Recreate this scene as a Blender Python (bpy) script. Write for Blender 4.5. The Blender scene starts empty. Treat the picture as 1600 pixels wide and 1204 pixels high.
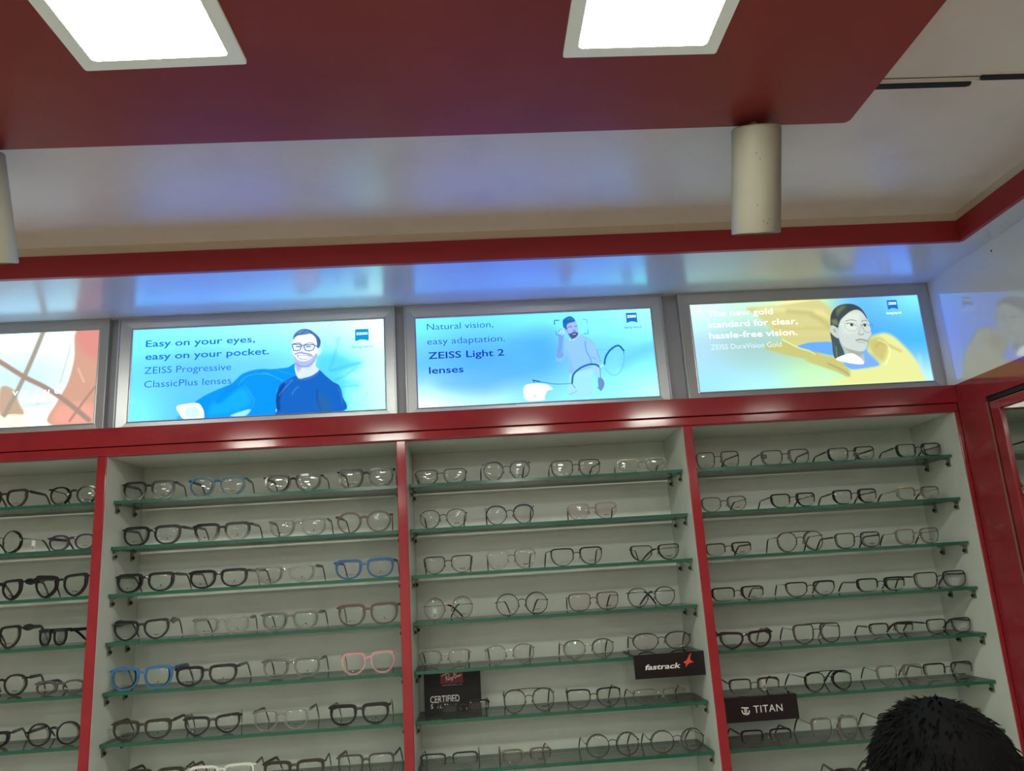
import bpy, math, random
import numpy as np
from mathutils import Vector, Matrix
random.seed(7)
sc = bpy.context.scene
col = sc.collection
PI = math.pi

# ------------------------------------------------------------------ camera
cam_d = bpy.data.cameras.new('camera')
cam = bpy.data.objects.new('camera', cam_d); col.objects.link(cam)
FW = Vector((0.05473293, 0.96951057, 0.23885886))
RT = Vector((0.99728889, -0.04129569, -0.06090602))
UP = Vector((0.04918519, -0.24154486, 0.96914235))
M = Matrix((RT, UP, -FW)).transposed().to_4x4()
M.translation = (0.91874897, -2.00185006, 1.68)
cam.matrix_world = M
cam_d.sensor_fit = 'HORIZONTAL'; cam_d.sensor_width = 36.0
cam_d.lens = 1240.066 / 1600 * 36.0
cam_d.clip_start = 0.02
sc.camera = cam

# ------------------------------------------------------------------ world, exposure
w = bpy.data.worlds.new('world'); sc.world = w; w.use_nodes = True
w.node_tree.nodes['Background'].inputs[0].default_value = (0.85, 0.9, 1.0, 1)
w.node_tree.nodes['Background'].inputs[1].default_value = 0.05
sc.view_settings.view_transform = 'Standard'
sc.view_settings.look = 'None'
sc.view_settings.gamma = 1.0
sc.view_settings.use_curve_mapping = False
sc.view_settings.exposure = 0.0
sc.cycles.transparent_max_bounces = 24
LAMP = 62.0          # radiance of the ceiling panels
SIGN = 1.0           # radiance scale of the light boxes

# ------------------------------------------------------------------ colour + materials
def lin(c):
    out = []
    for v in c[:3]:
        v /= 255.0
        out.append(v / 12.92 if v <= 0.04045 else ((v + 0.055) / 1.055) ** 2.4)
    return tuple(out) + (1.0,)
MATS = {}
def mat(name, rgb, rough=0.5, metal=0.0, spec=0.5, coat=0.0, noise=None, bump=None):
    if name in MATS: return MATS[name]
    m = bpy.data.materials.new(name); m.use_nodes = True
    nt = m.node_tree; b = nt.nodes['Principled BSDF']
    b.inputs['Base Color'].default_value = lin(rgb)
    b.inputs['Roughness'].default_value = rough
    b.inputs['Metallic'].default_value = metal
    b.inputs['Specular IOR Level'].default_value = spec
    b.inputs['Coat Weight'].default_value = coat
    b.inputs['Coat Roughness'].default_value = 0.05
    if noise or bump:
        tc = nt.nodes.new('ShaderNodeTexCoord')
        nz = nt.nodes.new('ShaderNodeTexNoise')
        nt.links.new(tc.outputs['Object'], nz.inputs['Vector'])
    if noise:      # (scale, second colour, amount-low, amount-high)
        nz.inputs['Scale'].default_value = noise[0]; nz.inputs['Detail'].default_value = 5
        rp = nt.nodes.new('ShaderNodeValToRGB')
        rp.color_ramp.elements[0].position = noise[2]; rp.color_ramp.elements[0].color = lin(rgb)
        rp.color_ramp.elements[1].position = noise[3]; rp.color_ramp.elements[1].color = lin(noise[1])
        nt.links.new(nz.outputs['Fac'], rp.inputs['Fac'])
        nt.links.new(rp.outputs['Color'], b.inputs['Base Color'])
    if bump:
        n2 = nt.nodes.new('ShaderNodeTexNoise'); n2.inputs['Scale'].default_value = bump[0]
        nt.links.new(tc.outputs['Object'], n2.inputs['Vector'])
        bp = nt.nodes.new('ShaderNodeBump'); bp.inputs['Strength'].default_value = bump[1]
        bp.inputs['Distance'].default_value = 0.002
        nt.links.new(n2.outputs['Fac'], bp.inputs['Height'])
        nt.links.new(bp.outputs['Normal'], b.inputs['Normal'])
    MATS[name] = m; return m
def emit(name, rgb, s):
    if name in MATS: return MATS[name]
    m = bpy.data.materials.new(name); m.use_nodes = True
    nt = m.node_tree; nt.nodes.clear()
    e = nt.nodes.new('ShaderNodeEmission'); o = nt.nodes.new('ShaderNodeOutputMaterial')
    e.inputs[0].default_value = lin(rgb); e.inputs[1].default_value = s
    nt.links.new(e.outputs[0], o.inputs[0]); MATS[name] = m; return m
def clearmat(name, tint, refl=1.0, body=None, bodyfac=0.0, rough=0.03, ior=1.5):
    """thin transparent sheet: tinted transparency, Fresnel gloss, optional cloudy body"""
    if name in MATS: return MATS[name]
    m = bpy.data.materials.new(name); m.use_nodes = True
    nt = m.node_tree; nt.nodes.clear()
    o = nt.nodes.new('ShaderNodeOutputMaterial')
    tr = nt.nodes.new('ShaderNodeBsdfTransparent'); tr.inputs[0].default_value = tuple(tint) + (1,)
    last = tr
    if body:
        df = nt.nodes.new('ShaderNodeBsdfDiffuse'); df.inputs[0].default_value = lin(body)
        mx = nt.nodes.new('ShaderNodeMixShader'); mx.inputs[0].default_value = bodyfac
        nt.links.new(tr.outputs[0], mx.inputs[1]); nt.links.new(df.outputs[0], mx.inputs[2]); last = mx
    gl = nt.nodes.new('ShaderNodeBsdfGlossy'); gl.inputs['Roughness'].default_value = rough
    fr = nt.nodes.new('ShaderNodeFresnel'); fr.inputs['IOR'].default_value = ior
    ml = nt.nodes.new('ShaderNodeMath'); ml.operation = 'MULTIPLY'; ml.inputs[1].default_value = refl
    nt.links.new(fr.outputs[0], ml.inputs[0])
    m2 = nt.nodes.new('ShaderNodeMixShader')
    nt.links.new(ml.outputs[0], m2.inputs[0]); nt.links.new(last.outputs[0], m2.inputs[1]); nt.links.new(gl.outputs[0], m2.inputs[2])
    nt.links.new(m2.outputs[0], o.inputs[0]); MATS[name] = m; return m
def fademat(name, top, bot, z0, z1):
    """acetate whose colour runs from dark at the brow to pale at the foot of the rim"""
    if name in MATS: return MATS[name]
    m = mat(name, top, 0.25)
    nt = m.node_tree; b = nt.nodes['Principled BSDF']
    tc = nt.nodes.new('ShaderNodeTexCoord'); sp = nt.nodes.new('ShaderNodeSeparateXYZ')
    mr = nt.nodes.new('ShaderNodeMapRange'); mr.inputs[1].default_value = z0; mr.inputs[2].default_value = z1
    rp = nt.nodes.new('ShaderNodeValToRGB')
    rp.color_ramp.elements[0].color = lin(bot); rp.color_ramp.elements[1].color = lin(top)
    nt.links.new(tc.outputs['Object'], sp.inputs[0]); nt.links.new(sp.outputs['Z'], mr.inputs[0])
    nt.links.new(mr.outputs[0], rp.inputs[0]); nt.links.new(rp.outputs[0], b.inputs['Base Color'])
    return m

RED = mat('red_laminate', (146, 42, 48), 0.10, 0, 0.5, noise=(9, (134, 37, 43), 0.45, 0.7))
REDP = mat('red_ceiling_paint', (144, 64, 54), 0.40, 0, 0.4, noise=(4, (136, 58, 49), 0.4, 0.7))
REDB = mat('red_beam_paint', (150, 42, 46), 0.45, 0, 0.35)
WHITE = mat('white_laminate', (206, 215, 205), 0.3, 0, 0.4, noise=(7, (194, 203, 192), 0.45, 0.75))
WGLOSS = mat('white_gloss_panel', (206, 208, 206), 0.07, 0, 0.5, coat=0.6)
SOFW = mat('white_satin_soffit', (190, 198, 208), 0.22, 0, 1.0, noise=(5, (188, 192, 196), 0.45, 0.7))
CEIL = mat('ceiling_paint', (222, 220, 212), 0.34, 0, 0.8, noise=(6, (212, 208, 200), 0.5, 0.8))
STRIPW = mat('cream_strip', (200, 186, 164), 0.6)
ALU = mat('brushed_aluminium', (176, 180, 182), 0.33, 0.55, 0.5, bump=(60, 0.05))
GREYF = mat('grey_filler', (150, 152, 158), 0.5)
BLACKP = mat('black_plastic', (16, 16, 18), 0.3)
BLACKM = mat('black_matte', (14, 14, 15), 0.6)
MIRROR = mat('mirror_silver', (200, 206, 200), 0.02, 1.0)
GLASST = clearmat('shelf_glass', (0.97, 0.985, 0.977), 0.8)
GLASSE = mat('shelf_glass_edge', (36, 90, 70), 0.15, 0, 0.6)
LENS = clearmat('clear_lens', (0.97, 0.975, 0.97), 0.75, rough=0.02)
LENSR = clearmat('rose_lens', (0.965, 0.925, 0.935), 0.75, rough=0.02)
LENSG = clearmat('coated_lens', (0.94, 0.97, 0.95), 1.3, rough=0.02)
PAD = clearmat('silicone_pad', (0.8, 0.8, 0.76), 0.8, (190, 190, 180), 0.4)
PRINTK = mat('lens_print_ink', (40, 40, 38), 0.6)
PAPER = mat('paper_tag', (222, 220, 208), 0.7)
CONCR = mat('floor_tile', (206, 202, 192), 0.25, noise=(3, (194, 190, 180), 0.4, 0.7))
ROOMW = mat('room_wall_paint', (214, 214, 206), 0.6)

# ------------------------------------------------------------------ mesh builder
class MB:
    def __init__(s): s.v = []; s.f = []; s.m = []
    def add(s, vs, fs, mi=0):
        o = len(s.v); s.v += [tuple(p) for p in vs]
        s.f += [tuple(i + o for i in f) for f in fs]; s.m += [mi] * len(fs); return s
    def box(s, x0, x1, y0, y1, z0, z1, mi=0, mis=None):
        vs = [(x, y, z) for z in (z0, z1) for y in (y0, y1) for x in (x0, x1)]
        fs = [(0, 2, 3, 1), (4, 5, 7, 6), (0, 1, 5, 4), (2, 6, 7, 3), (0, 4, 6, 2), (1, 3, 7, 5)]  # bottom top front back left right
        o = len(s.v); s.v += vs
        for k, f in enumerate(fs):
            s.f.append(tuple(i + o for i in f)); s.m.append(mis[k] if mis else mi)
        return s
    def tube(s, pts, ra, rb=None, n=8, side=None, mi=0, cap=True):
        """sweep an ellipse along pts; ra along 'side', rb across; ra/rb scalars or lists"""
        pts = [Vector(p) for p in pts]; k = len(pts)
        ra = ra if isinstance(ra, (list, tuple)) else [ra] * k
        rb = ra if rb is None else (rb if isinstance(rb, (list, tuple)) else [rb] * k)
        rows = []
        prev = None
        for i, p in enumerate(pts):
            t = (pts[min(i + 1, k - 1)] - pts[max(i - 1, 0)]).normalized()
            sd = Vector(side) if side else (prev if prev else Vector((1, 0, 0)) if abs(t.x) < .8 else Vector((0, 0, 1)))
            sd = (sd - t * sd.dot(t)).normalized(); prev = sd
            up = t.cross(sd).normalized()
            rows.append([p + sd * (ra[i] * math.cos(2 * PI * j / n)) + up * (rb[i] * math.sin(2 * PI * j / n)) for j in range(n)])
        vs = [q for r in rows for q in r]; fs = []
        for i in range(k - 1):
            for j in range(n):
                a = i * n + j; b = i * n + (j + 1) % n
                fs.append((a, b, b + n, a + n))
        if cap:
            fs.append(tuple(reversed(range(n)))); fs.append(tuple((k - 1) * n + j for j in range(n)))
        return s.add(vs, fs, mi)
    def prism(s, poly, y0, y1, mi=0):
        """poly of (x,z), extruded along y"""
        n = len(poly)
        vs = [(x, y0, z) for x, z in poly] + [(x, y1, z) for x, z in poly]
        fs = [tuple(range(n)), tuple(range(2 * n - 1, n - 1, -1))]
        fs += [(i, n + i, n + (i + 1) % n, (i + 1) % n) for i in range(n)]
        return s.add(vs, fs, mi)
    def ball(s, c, r, n=8, m=6, mi=0):
        c = Vector(c); r = Vector(r) if hasattr(r, '__len__') else Vector((r, r, r))
        vs = [c + Vector((0, 0, r.z))]
        for i in range(1, m):
            a = PI * i / m
            for j in range(n):
                b = 2 * PI * j / n
                vs.append(c + Vector((r.x * math.sin(a) * math.cos(b), r.y * math.sin(a) * math.sin(b), r.z * math.cos(a))))
        vs.append(c - Vector((0, 0, r.z))); fs = []
        for j in range(n): fs.append((0, 1 + j, 1 + (j + 1) % n))
        for i in range(m - 2):
            for j in range(n):
                a = 1 + i * n + j; b = 1 + i * n + (j + 1) % n
                fs.append((a, a + n, b + n, b))
        e = len(vs) - 1
        for j in range(n): fs.append((e, 1 + (m - 2) * n + (j + 1) % n, 1 + (m - 2) * n + j))
        return s.add(vs, fs, mi)
    def build(s, name, mats, parent=None, loc=None, rot=None, smooth=False, bevel=0.0, fix=True):
        me = bpy.data.meshes.new(name); me.from_pydata(s.v, [], s.f)
        mats = mats if isinstance(mats, (list, tuple)) else [mats]
        for m in mats: me.materials.append(m)
        me.polygons.foreach_set('material_index', s.m)
        if fix:
            import bmesh
            bm = bmesh.new(); bm.from_mesh(me)
            bmesh.ops.recalc_face_normals(bm, faces=bm.faces); bm.to_mesh(me); bm.free()
        if smooth: me.polygons.foreach_set('use_smooth', [True] * len(me.polygons))
        me.update()
        o = bpy.data.objects.new(name, me); col.objects.link(o)
        if parent: o.parent = parent
        if loc: o.location = loc
        if rot: o.rotation_euler = rot
        if bevel:
            b = o.modifiers.new('edge', 'BEVEL'); b.width = bevel; b.segments = 2; b.limit_method = 'ANGLE'
        return o
def tag(o, label, cat, group=None, kind=None):
    o['label'] = label; o['category'] = cat
    if group: o['group'] = group
    if kind: o['kind'] = kind
    return o
def struct(o, label, cat): return tag(o, label, cat, kind='structure')
def thing(name, label, cat, loc=(0, 0, 0), rz=0.0, group=None):
    o = bpy.data.objects.new(name, None); col.objects.link(o)
    o.empty_display_size = 0.05
    o.location = loc; o.rotation_euler = (0, 0, rz)
    return tag(o, label, cat, group)
def text_mesh(txt, bold=0.0, shear=0.0, extrude=0.0, space=1.0):
    cu = bpy.data.curves.new('lettering', 'FONT'); cu.body = txt; cu.size = 1.0
    cu.offset = bold; cu.shear = shear; cu.extrude = extrude; cu.space_character = space; cu.resolution_u = 3
    ob = bpy.data.objects.new('lettering', cu); col.objects.link(ob)
    bpy.context.view_layer.update()
    dg = bpy.context.evaluated_depsgraph_get()
    me = bpy.data.meshes.new_from_object(ob.evaluated_get(dg))
    bpy.data.objects.remove(ob); bpy.data.curves.remove(cu)
    co = np.zeros(len(me.vertices) * 3); me.vertices.foreach_get('co', co); co = co.reshape(-1, 3)
    fs = [tuple(p.vertices) for p in me.polygons]
    bpy.data.meshes.remove(me); return co, fs
CAPH = 0.73
def put_text(mb, txt, x0, x1, z, y, mi=0, bold=0.0, shear=0.0, space=1.0, cap=None, slope=0.0, th=0.0004):
    """lettering in an XZ plane facing -Y, stretched from x0 to x1, baseline at z"""
    co, fs = text_mesh(txt, bold, shear, 0.0, space)
    mn, mx = co[:, 0].min(), co[:, 0].max(); k = (x1 - x0) / (mx - mn)
    kz = k if cap is None else cap / CAPH
    X = x0 + (co[:, 0] - mn) * k; Z = z + co[:, 1] * kz + slope * (X - x0)
    n = len(co)
    front = [(X[i], y, Z[i]) for i in range(n)]
    mb.add(front, fs, mi)
    return mb
# ------------------------------------------------------------------ setting
XB = [-0.74, 0.0, 0.74, 1.48, 2.209]          # bay boundaries along the wall
SHZ = [1.9369, 1.8230, 1.7091, 1.5952, 1.4812, 1.3673, 1.2534, 1.1395]
SIGNS = {1: 'peach sign', 2: 'smiling man sign', 3: 'bearded man sign', 4: 'yellow cloth sign'}
ROWN = ['top', 'second', 'third', 'fourth', 'fifth', 'sixth', 'seventh', 'eighth']
ZC, ZP, ZS, ZB = 2.49, 2.46, 2.416, 2.468
XL, YF = -3.4, -6.4
o = MB().box(XL - .1, 2.34, YF - .1, .34, -.1, 0).build('floor', CONCR); struct(o, 'pale tiled shop floor', 'floor')
o = MB().box(XL - .1, 2.34, YF - .1, .34, ZC, ZC + .1).build('ceiling', CEIL); struct(o, 'off-white painted shop ceiling around the red panel', 'ceiling')
o = MB().box(XL - .1, 2.34, .24, .34, 0, ZC).build('wall_back', ROOMW); struct(o, 'back wall behind the eyewear cabinets', 'wall')
o = MB().box(XL - .1, XL, YF, .24, 0, ZC).build('wall_left', ROOMW); struct(o, 'pale left wall of the shop', 'wall')
o = MB().box(XL - .1, 2.34, YF - .1, YF, 0, ZC).build('wall_front', ROOMW); struct(o, 'pale wall facing the display', 'wall')
o = MB().box(2.24, 2.34, YF, .24, 0, ZC).build('wall_right', ROOMW); struct(o, 'right wall behind the glossy panels', 'wall')
o = MB().box(2.209, 2.24, YF, .24, 2.114, ZS).build('trim_4', WGLOSS); struct(o, 'glossy white upper panel on the right wall', 'wall panel')
o = MB().box(XL, 2.24, -.256, .24, ZS, ZS + .012).box(2.134, 2.24, YF, -.256, ZS, ZS + .012).build('trim_1', SOFW)
struct(o, 'white soffit reflecting the lit signs below the red beam', 'soffit')
o = MB().box(XL, 2.134, -.262, -.250, ZS - .0005, ZB).box(2.127, 2.139, YF, -.256, ZS - .0005, ZB).build('trim_2', REDB)
struct(o, 'narrow red beam edging the soffit', 'beam')
o = MB().box(XL, 2.134, -.259, -.250, ZB, ZC).box(2.131, 2.139, YF, -.256, ZB, ZC).build('trim_3', STRIPW)
struct(o, 'cream strip between the red beam and the ceiling', 'trim')
# red dropped ceiling panel, far right corner rounded
pts = [(XL, -4.9), (1.640, -4.9)]
for k in range(7):
    a = k / 6 * PI / 2
    pts.append((1.640 - .012 + .012 * math.cos(a), -.727 - .012 + .012 * math.sin(a)))
pts.append((XL, -.727))
mb = MB(); n = len(pts)
mb.add([(x, y, ZP) for x, y in pts] + [(x, y, ZC) for x, y in pts],
       [tuple(range(n)), tuple(range(2 * n - 1, n - 1, -1))] + [(i, (i + 1) % n, n + (i + 1) % n, n + i) for i in range(n)])
o = mb.build('trim_5', REDP); struct(o, 'dropped red ceiling panel carrying the square lights', 'ceiling panel')
o = MB().box(1.6405, 2.127, -.8158, -.8142, ZC - .0012, ZC).build('trim_6', mat('joint_shadow', (96, 92, 84), .8))
struct(o, 'thin joint line across the ceiling beside the red panel', 'trim')
o = MB().box(XL, 2.205, .046, .052, 2.06, ZS).build('trim_7', GREYF); struct(o, 'grey backing visible between the lit signs', 'trim')

# ceiling lights -----------------------------------------------------
DIFF = emit('lit_diffuser', (251, 253, 240), LAMP)
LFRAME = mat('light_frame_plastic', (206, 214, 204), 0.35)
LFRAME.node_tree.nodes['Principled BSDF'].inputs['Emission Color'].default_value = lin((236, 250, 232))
LFRAME.node_tree.nodes['Principled BSDF'].inputs['Emission Strength'].default_value = 0.16   # glow added to brighten the rim, as if lamplight came through
def rsq(h, r, n=5):
    out = []
    for cx, cy, a0 in ((h - r, h - r, 0), (-h + r, h - r, 90), (-h + r, -h + r, 180), (h - r, -h + r, 270)):
        for k in range(n + 1):
            a = math.radians(a0 + 90 * k / n); out.append((cx + r * math.cos(a), cy + r * math.sin(a)))
    return out
def ceiling_light(x, y, z, label, rz=0.0):
    t = thing('ceiling_light', label, 'ceiling light', (x, y, z), rz, 'square panel lights in the ceiling')
    O, I = rsq(.1195, .004), rsq(.0985, .007); n = len(O)
    mb = MB()
    mb.add([(a, b, 0) for a, b in O] + [(a, b, -.005) for a, b in O] + [(a * 1.0, b, -.005) for a, b in I] + [(a, b, 0) for a, b in I],
           [(i, (i + 1) % n, n + (i + 1) % n, n + i) for i in range(n)] +
           [(n + i, n + (i + 1) % n, 2 * n + (i + 1) % n, 2 * n + i) for i in range(n)] +
           [(2 * n + i, 2 * n + (i + 1) % n, 3 * n + (i + 1) % n, 3 * n + i) for i in range(n)])
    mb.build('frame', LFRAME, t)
    d = MB()
    d.add([(a, b, -.0035) for a, b in I] + [(a, b, -.0005) for a, b in I],
          [tuple(range(n - 1, -1, -1)), tuple(range(n, 2 * n))] + [(i, (i + 1) % n, n + (i + 1) % n, n + i) for i in range(n)])
    d.build('diffuser', DIFF, t)
    return t
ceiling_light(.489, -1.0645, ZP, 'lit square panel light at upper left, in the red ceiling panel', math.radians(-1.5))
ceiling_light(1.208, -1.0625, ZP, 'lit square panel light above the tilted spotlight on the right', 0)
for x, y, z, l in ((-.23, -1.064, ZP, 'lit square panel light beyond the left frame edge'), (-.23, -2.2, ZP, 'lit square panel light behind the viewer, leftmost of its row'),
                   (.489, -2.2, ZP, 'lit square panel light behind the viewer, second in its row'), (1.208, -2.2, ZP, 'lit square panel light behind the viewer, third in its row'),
                   (1.89, -2.2, ZC, 'lit square panel light on the plain ceiling, behind the viewer'))+tuple((x, y, ZP if y > -4.8 else ZC, 'added unseen fill light farther back in the shop, %s of the %s row' % (a, r)) for y, r in ((-3.3, 'third'), (-4.4, 'fourth'), (-5.5, 'last')) for x, a in ((-.95, 'left one'), (.13, 'middle one'), (1.21, 'right one'))):  # farther rows added out of view to fill light into the shelves
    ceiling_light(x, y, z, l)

# tilted cylinder spotlights --------------------------------------------
CYLM = mat('cream_enamel', (138, 136, 120), 0.45, noise=(14, (126, 124, 108), 0.55, 0.8))
def spotlight(x, label):
    t = thing('spotlight', label, 'spotlight', (x, -.745, 2.4455), 0, 'tilted cylinder spotlights')
    t.rotation_euler = (math.radians(22), 0, 0)
    r, L, n = .0435, .188, 32
    prof = [(r - .003, 0), (r, -.003), (r, -L + .002), (r - .001, -L), (r - .006, -L), (r - .006, -L + .03), (.004, -L + .04)]
    vs = [(a * math.cos(2 * PI * j / n), a * math.sin(2 * PI * j / n), z) for a, z in prof for j in range(n)]
    fs = [(i * n + j, i * n + (j + 1) % n, (i + 1) * n + (j + 1) % n, (i + 1) * n + j) for i in range(len(prof) - 1) for j in range(n)]
    fs.append(tuple(range(n)))
    b = MB().add(vs, fs).build('body', CYLM, t, smooth=False)
    for p in b.data.polygons: p.use_smooth = True
    em = b.modifiers.new('edge', 'EDGE_SPLIT'); em.split_angle = math.radians(40)
    k = MB()
    for a, z in ((.2, -.165), (.1, -.172), (-.05, -.168), (.45, -.176), (.5, -.18), (-.3, -.14), (-.35, -.05), (-.2, -.06)):
        k.ball((r * math.sin(a), -r * math.cos(a), z), .0012, 6, 4)
    k.build('scuff_mark', mat('scuff_grey', (90, 86, 76), .8), t)
    MB().tube([(0, .016, -.004), (0, .016, .0115)], .007, n=10).build('mount', CYLM, t)
    return t
spotlight(1.459, 'cream cylinder spotlight hanging tilted from the red panel, fully in view')
spotlight(.098, 'cream cylinder spotlight cut off by the left frame edge')

# slot diffusers on the ceiling ------------------------------------------
for x0, x1, y, l in ((1.628, 1.836, -.7965, 'black slot air vent touching the red panel edge'), (1.843, 2.11, -.8145, 'black slot air vent nearer the right wall')):
    t = thing('slot_vent', l, 'air vent', ((x0 + x1) / 2, y, ZC), 0, 'black slot vents in the ceiling')
    h = (x1 - x0) / 2; r = .0072
    P = [(h - r + r * math.sin(a), r * math.cos(a)) for a in [PI * k / 8 for k in range(9)]] + [(-h + r - r * math.sin(a), -r * math.cos(a)) for a in [PI * k / 8 for k in range(9)]]
    n = len(P)
    MB().add([(a, b, 0) for a, b in P] + [(a, b, -.004) for a, b in P], [tuple(range(n)), tuple(range(2 * n - 1, n - 1, -1))] + [(i, (i + 1) % n, n + (i + 1) % n, n + i) for i in range(n)]).build('slot', BLACKM, t)
    MB().box(-h - .004, h + .004, r + .001, r + .004, -.003, 0).box(-h - .004, h + .004, -r - .004, -r - .001, -.003, 0).build('flange', CEIL, t)

# right wall: red panel and framed mirror door ------------------------------
t = thing('red_wall_panel', 'glossy red panel and header on the right wall around the mirror door', 'wall panel', (2.209, 0, 0))
MB().box(0, .031, -.1135, 0, 0, 2.114).build('stile', RED, t)
MB().box(0, .031, -6.3, -.1135, 2.055, 2.114).build('header', RED, t)
MB().box(.002, .031, -6.3, -1.25, 0, 2.055).build('lower_panel', RED, t)
MB().box(.004, .012, -1.25, -.1137, 2.043, 2.055).build('track', BLACKM, t)
MB().box(-.0004, .004, -.1152, -.1137, 0.02, 2.043).build('edge_band', mat('beige_band', (128, 96, 78), .6), t)
t = thing('mirror_door', 'mirror door in a red frame on the right wall', 'mirror', (2.209, 0, 0))
MB().box(.003, .022, -.1545, -.1215, .03, 2.040).box(.003, .022, -1.24, -1.2, .03, 2.040).box(.003, .022, -1.2, -.1545, 2.018, 2.040).box(.003, .022, -1.2, -.1545, .03, .07).build('frame', RED, t, bevel=.0015)
MB().box(.010, .016, -1.2, -.1545, .07, 2.018).build('mirror_glass', MIRROR, t)
t = MB().box(2.2082, 2.209, -.2525, -.2485, 2.388, 2.392).build('wall_plug', BLACKM)
tag(t, 'tiny dark plug hole high on the glossy white right wall', 'wall plug')

# display cabinets -------------------------------------------------------
SUPP = clearmat('support_plastic', (.86, .88, .84), .6, (150, 152, 140), .25)
for b in range(1, 5):
    x0, x1 = XB[b - 1], XB[b]
    t = thing('display_cabinet', 'white open display cabinet of eyewear below the ' + SIGNS[b], 'cabinet', ((x0 + x1) / 2, 0, 0), 0, 'eyewear cabinets along the wall')
    h = (x1 - x0) / 2
    MB().box(-h + .0125, h - .0125, .226, .2395, .08, 2.0425).build('back_panel', WHITE, t)
    MB().box(-h + .0005, -h + .012, .004, .2395, 0, 2.0425).build('side_panel', WHITE, t)
    MB().box(h - .012, h - .0005, .004, .2395, 0, 2.0425).build('side_panel', WHITE, t)
    MB().box(-h + .0005, h - .0005, .021, .2395, 2.043, 2.06).build('top_panel', WHITE, t)
    MB().box(-h + .0125, h - .0125, .03, .2255, .9, .92).build('counter_shelf', WHITE, t)
    MB().box(-h + .0125, h - .0125, .03, .045, .08, .9).build('base_panel', RED, t)
    for z in SHZ:
        for sx in (-1, 1):
            for y in (.068, .172):
                m = MB(); xa = sx * (h - .0122); xb = sx * (h - .0122 - .010)
                m.box(min(xa, xb), max(xa, xb), y - .007, y + .007, z - .0118, z - .0085, 0)
                m.box(min(xa, xa - sx * .003), max(xa, xa - sx * .003), y - .007, y + .007, z - .031, z - .0118, 0)
                m.tube([(xa - sx * .003, y, z - .0235), (xa - sx * .008, y, z - .0235)], .0042, n=8, mi=1)
                m.build('shelf_support', [SUPP, BLACKM], t)
    if b == 4:
        MB().tube([(-.088 + .0, .2245, 1.982), (-.088, .226, 1.982)], .0065, n=12).tube([(-.09, .222, 1.982), (-.09, .2245, 1.982)], .004, n=8, mi=1).build('cable_grommet', [BLACKP, GREYF], t)
for b in range(1, 5):
    for r, z in enumerate(SHZ):
        x0, x1 = XB[b - 1] + .0135, XB[b] - .0135
        if b < 4 or True:
            o = MB().box(x0 - (x0 + x1) / 2, x1 - (x0 + x1) / 2, 0, .155, -.008, 0, mis=[0, 0, 1, 1, 1, 1]).build('glass_shelf', [GLASST, GLASSE], loc=((x0 + x1) / 2, .048, z))
            tag(o, 'green-edged glass shelf, %s shelf down below the %s' % (ROWN[r], SIGNS[b]) if r else 'green-edged glass shelf, topmost one below the ' + SIGNS[b], 'shelf', 'glass shelves in the cabinets')

# red face frame ----------------------------------------------------------
t = thing('face_frame', 'glossy red frame of posts and header across the display cabinets', 'frame', (0, 0, 0))
MB().box(-.752, 2.2085, -.006, .0205, 2.0668, 2.114).build('header_board', RED, t, bevel=.0012)
MB().box(-.752, 2.2085, 0, .0205, 2.043, 2.0663).build('top_rail', RED, t, bevel=.003)
for x0, x1 in ((-.752, -.728), (-.012, .012), (.728, .752), (1.468, 1.492), (2.197, 2.2087)):
    MB().box(x0, x1, 0, .0038, 0, 2.0428).build('post', RED, t, bevel=.002)
# ------------------------------------------------------------------ light boxes
YP = .0314
BG = {1: [[(240, 252, 255), (240, 252, 255), (232, 250, 255), (238, 252, 255), (245, 255, 255)], [(225, 240, 248), (225, 240, 248), (216, 238, 246), (214, 238, 246), (235, 250, 250)], [(235, 240, 235), (235, 240, 235), (240, 245, 238), (248, 252, 248), (250, 255, 250)]],
      2: [[(140, 240, 255), (150, 240, 255), (170, 248, 255), (205, 252, 255), (246, 255, 255)], [(120, 222, 255), (108, 208, 255), (120, 214, 255), (140, 232, 255), (215, 253, 255)], [(136, 236, 255), (102, 205, 255), (90, 205, 255), (120, 235, 255), (210, 255, 255)]],
      3: [[(130, 236, 255), (120, 225, 255), (130, 232, 255), (150, 245, 255), (178, 255, 255)], [(112, 204, 255), (92, 186, 255), (95, 192, 255), (125, 216, 255), (132, 226, 255)], [(235, 248, 255), (205, 240, 255), (150, 225, 255), (160, 240, 255), (196, 255, 255)]],
      4: [[(224, 246, 242), (206, 236, 222), (238, 240, 172), (112, 200, 252), (140, 230, 255)], [(184, 220, 230), (174, 210, 208), (186, 214, 178), (88, 182, 252), (84, 192, 255)], [(170, 224, 248), (184, 230, 234), (208, 238, 202), (226, 238, 176), (190, 232, 255)]]}
ART = {}
ART[1]=[
('P',(206,180,156),[(654,580),(700,602),(725,747),(744,875),(664,878)],20,1.0),
('P',(255,250,226),[(664,878),(746,880),(751,985),(668,990)],14,1.0),
('P',(214,172,150),[(915,0),(1000,-10),(1003,997),(838,978),(863,756),(896,558),(913,303)],14,1.0),
('P',(222,150,144),[(917,1),(1000,-10),(998,294),(939,203)],60,0.8),
('P',(240,185,170),[(868,807),(936,767),(999,826),(1003,997),(859,981)],60,0.6),
('L',(250,225,200),[(930,409),(955,556)],16,14,0.5),
('L',(176,167,152),[(790,5),(759,282),(723,564),(677,870)],47,14,1.0),
('L',(178,152,138),[(616,252),(645,303),(737,475),(810,587),(872,707),(930,837),(982,964)],47,14,1.0),
('L',(202,205,194),[(896,145),(886,320),(868,554)],14,8,0.8),
('L',(190,146,132),[(998,613),(963,750),(913,964)],24,10,1.0),
('L',(235,225,235),[(793,716),(796,957)],51,20,0.7),
('L',(190,210,235),[(743,779),(835,763)],30,20,0.5),
]
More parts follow.
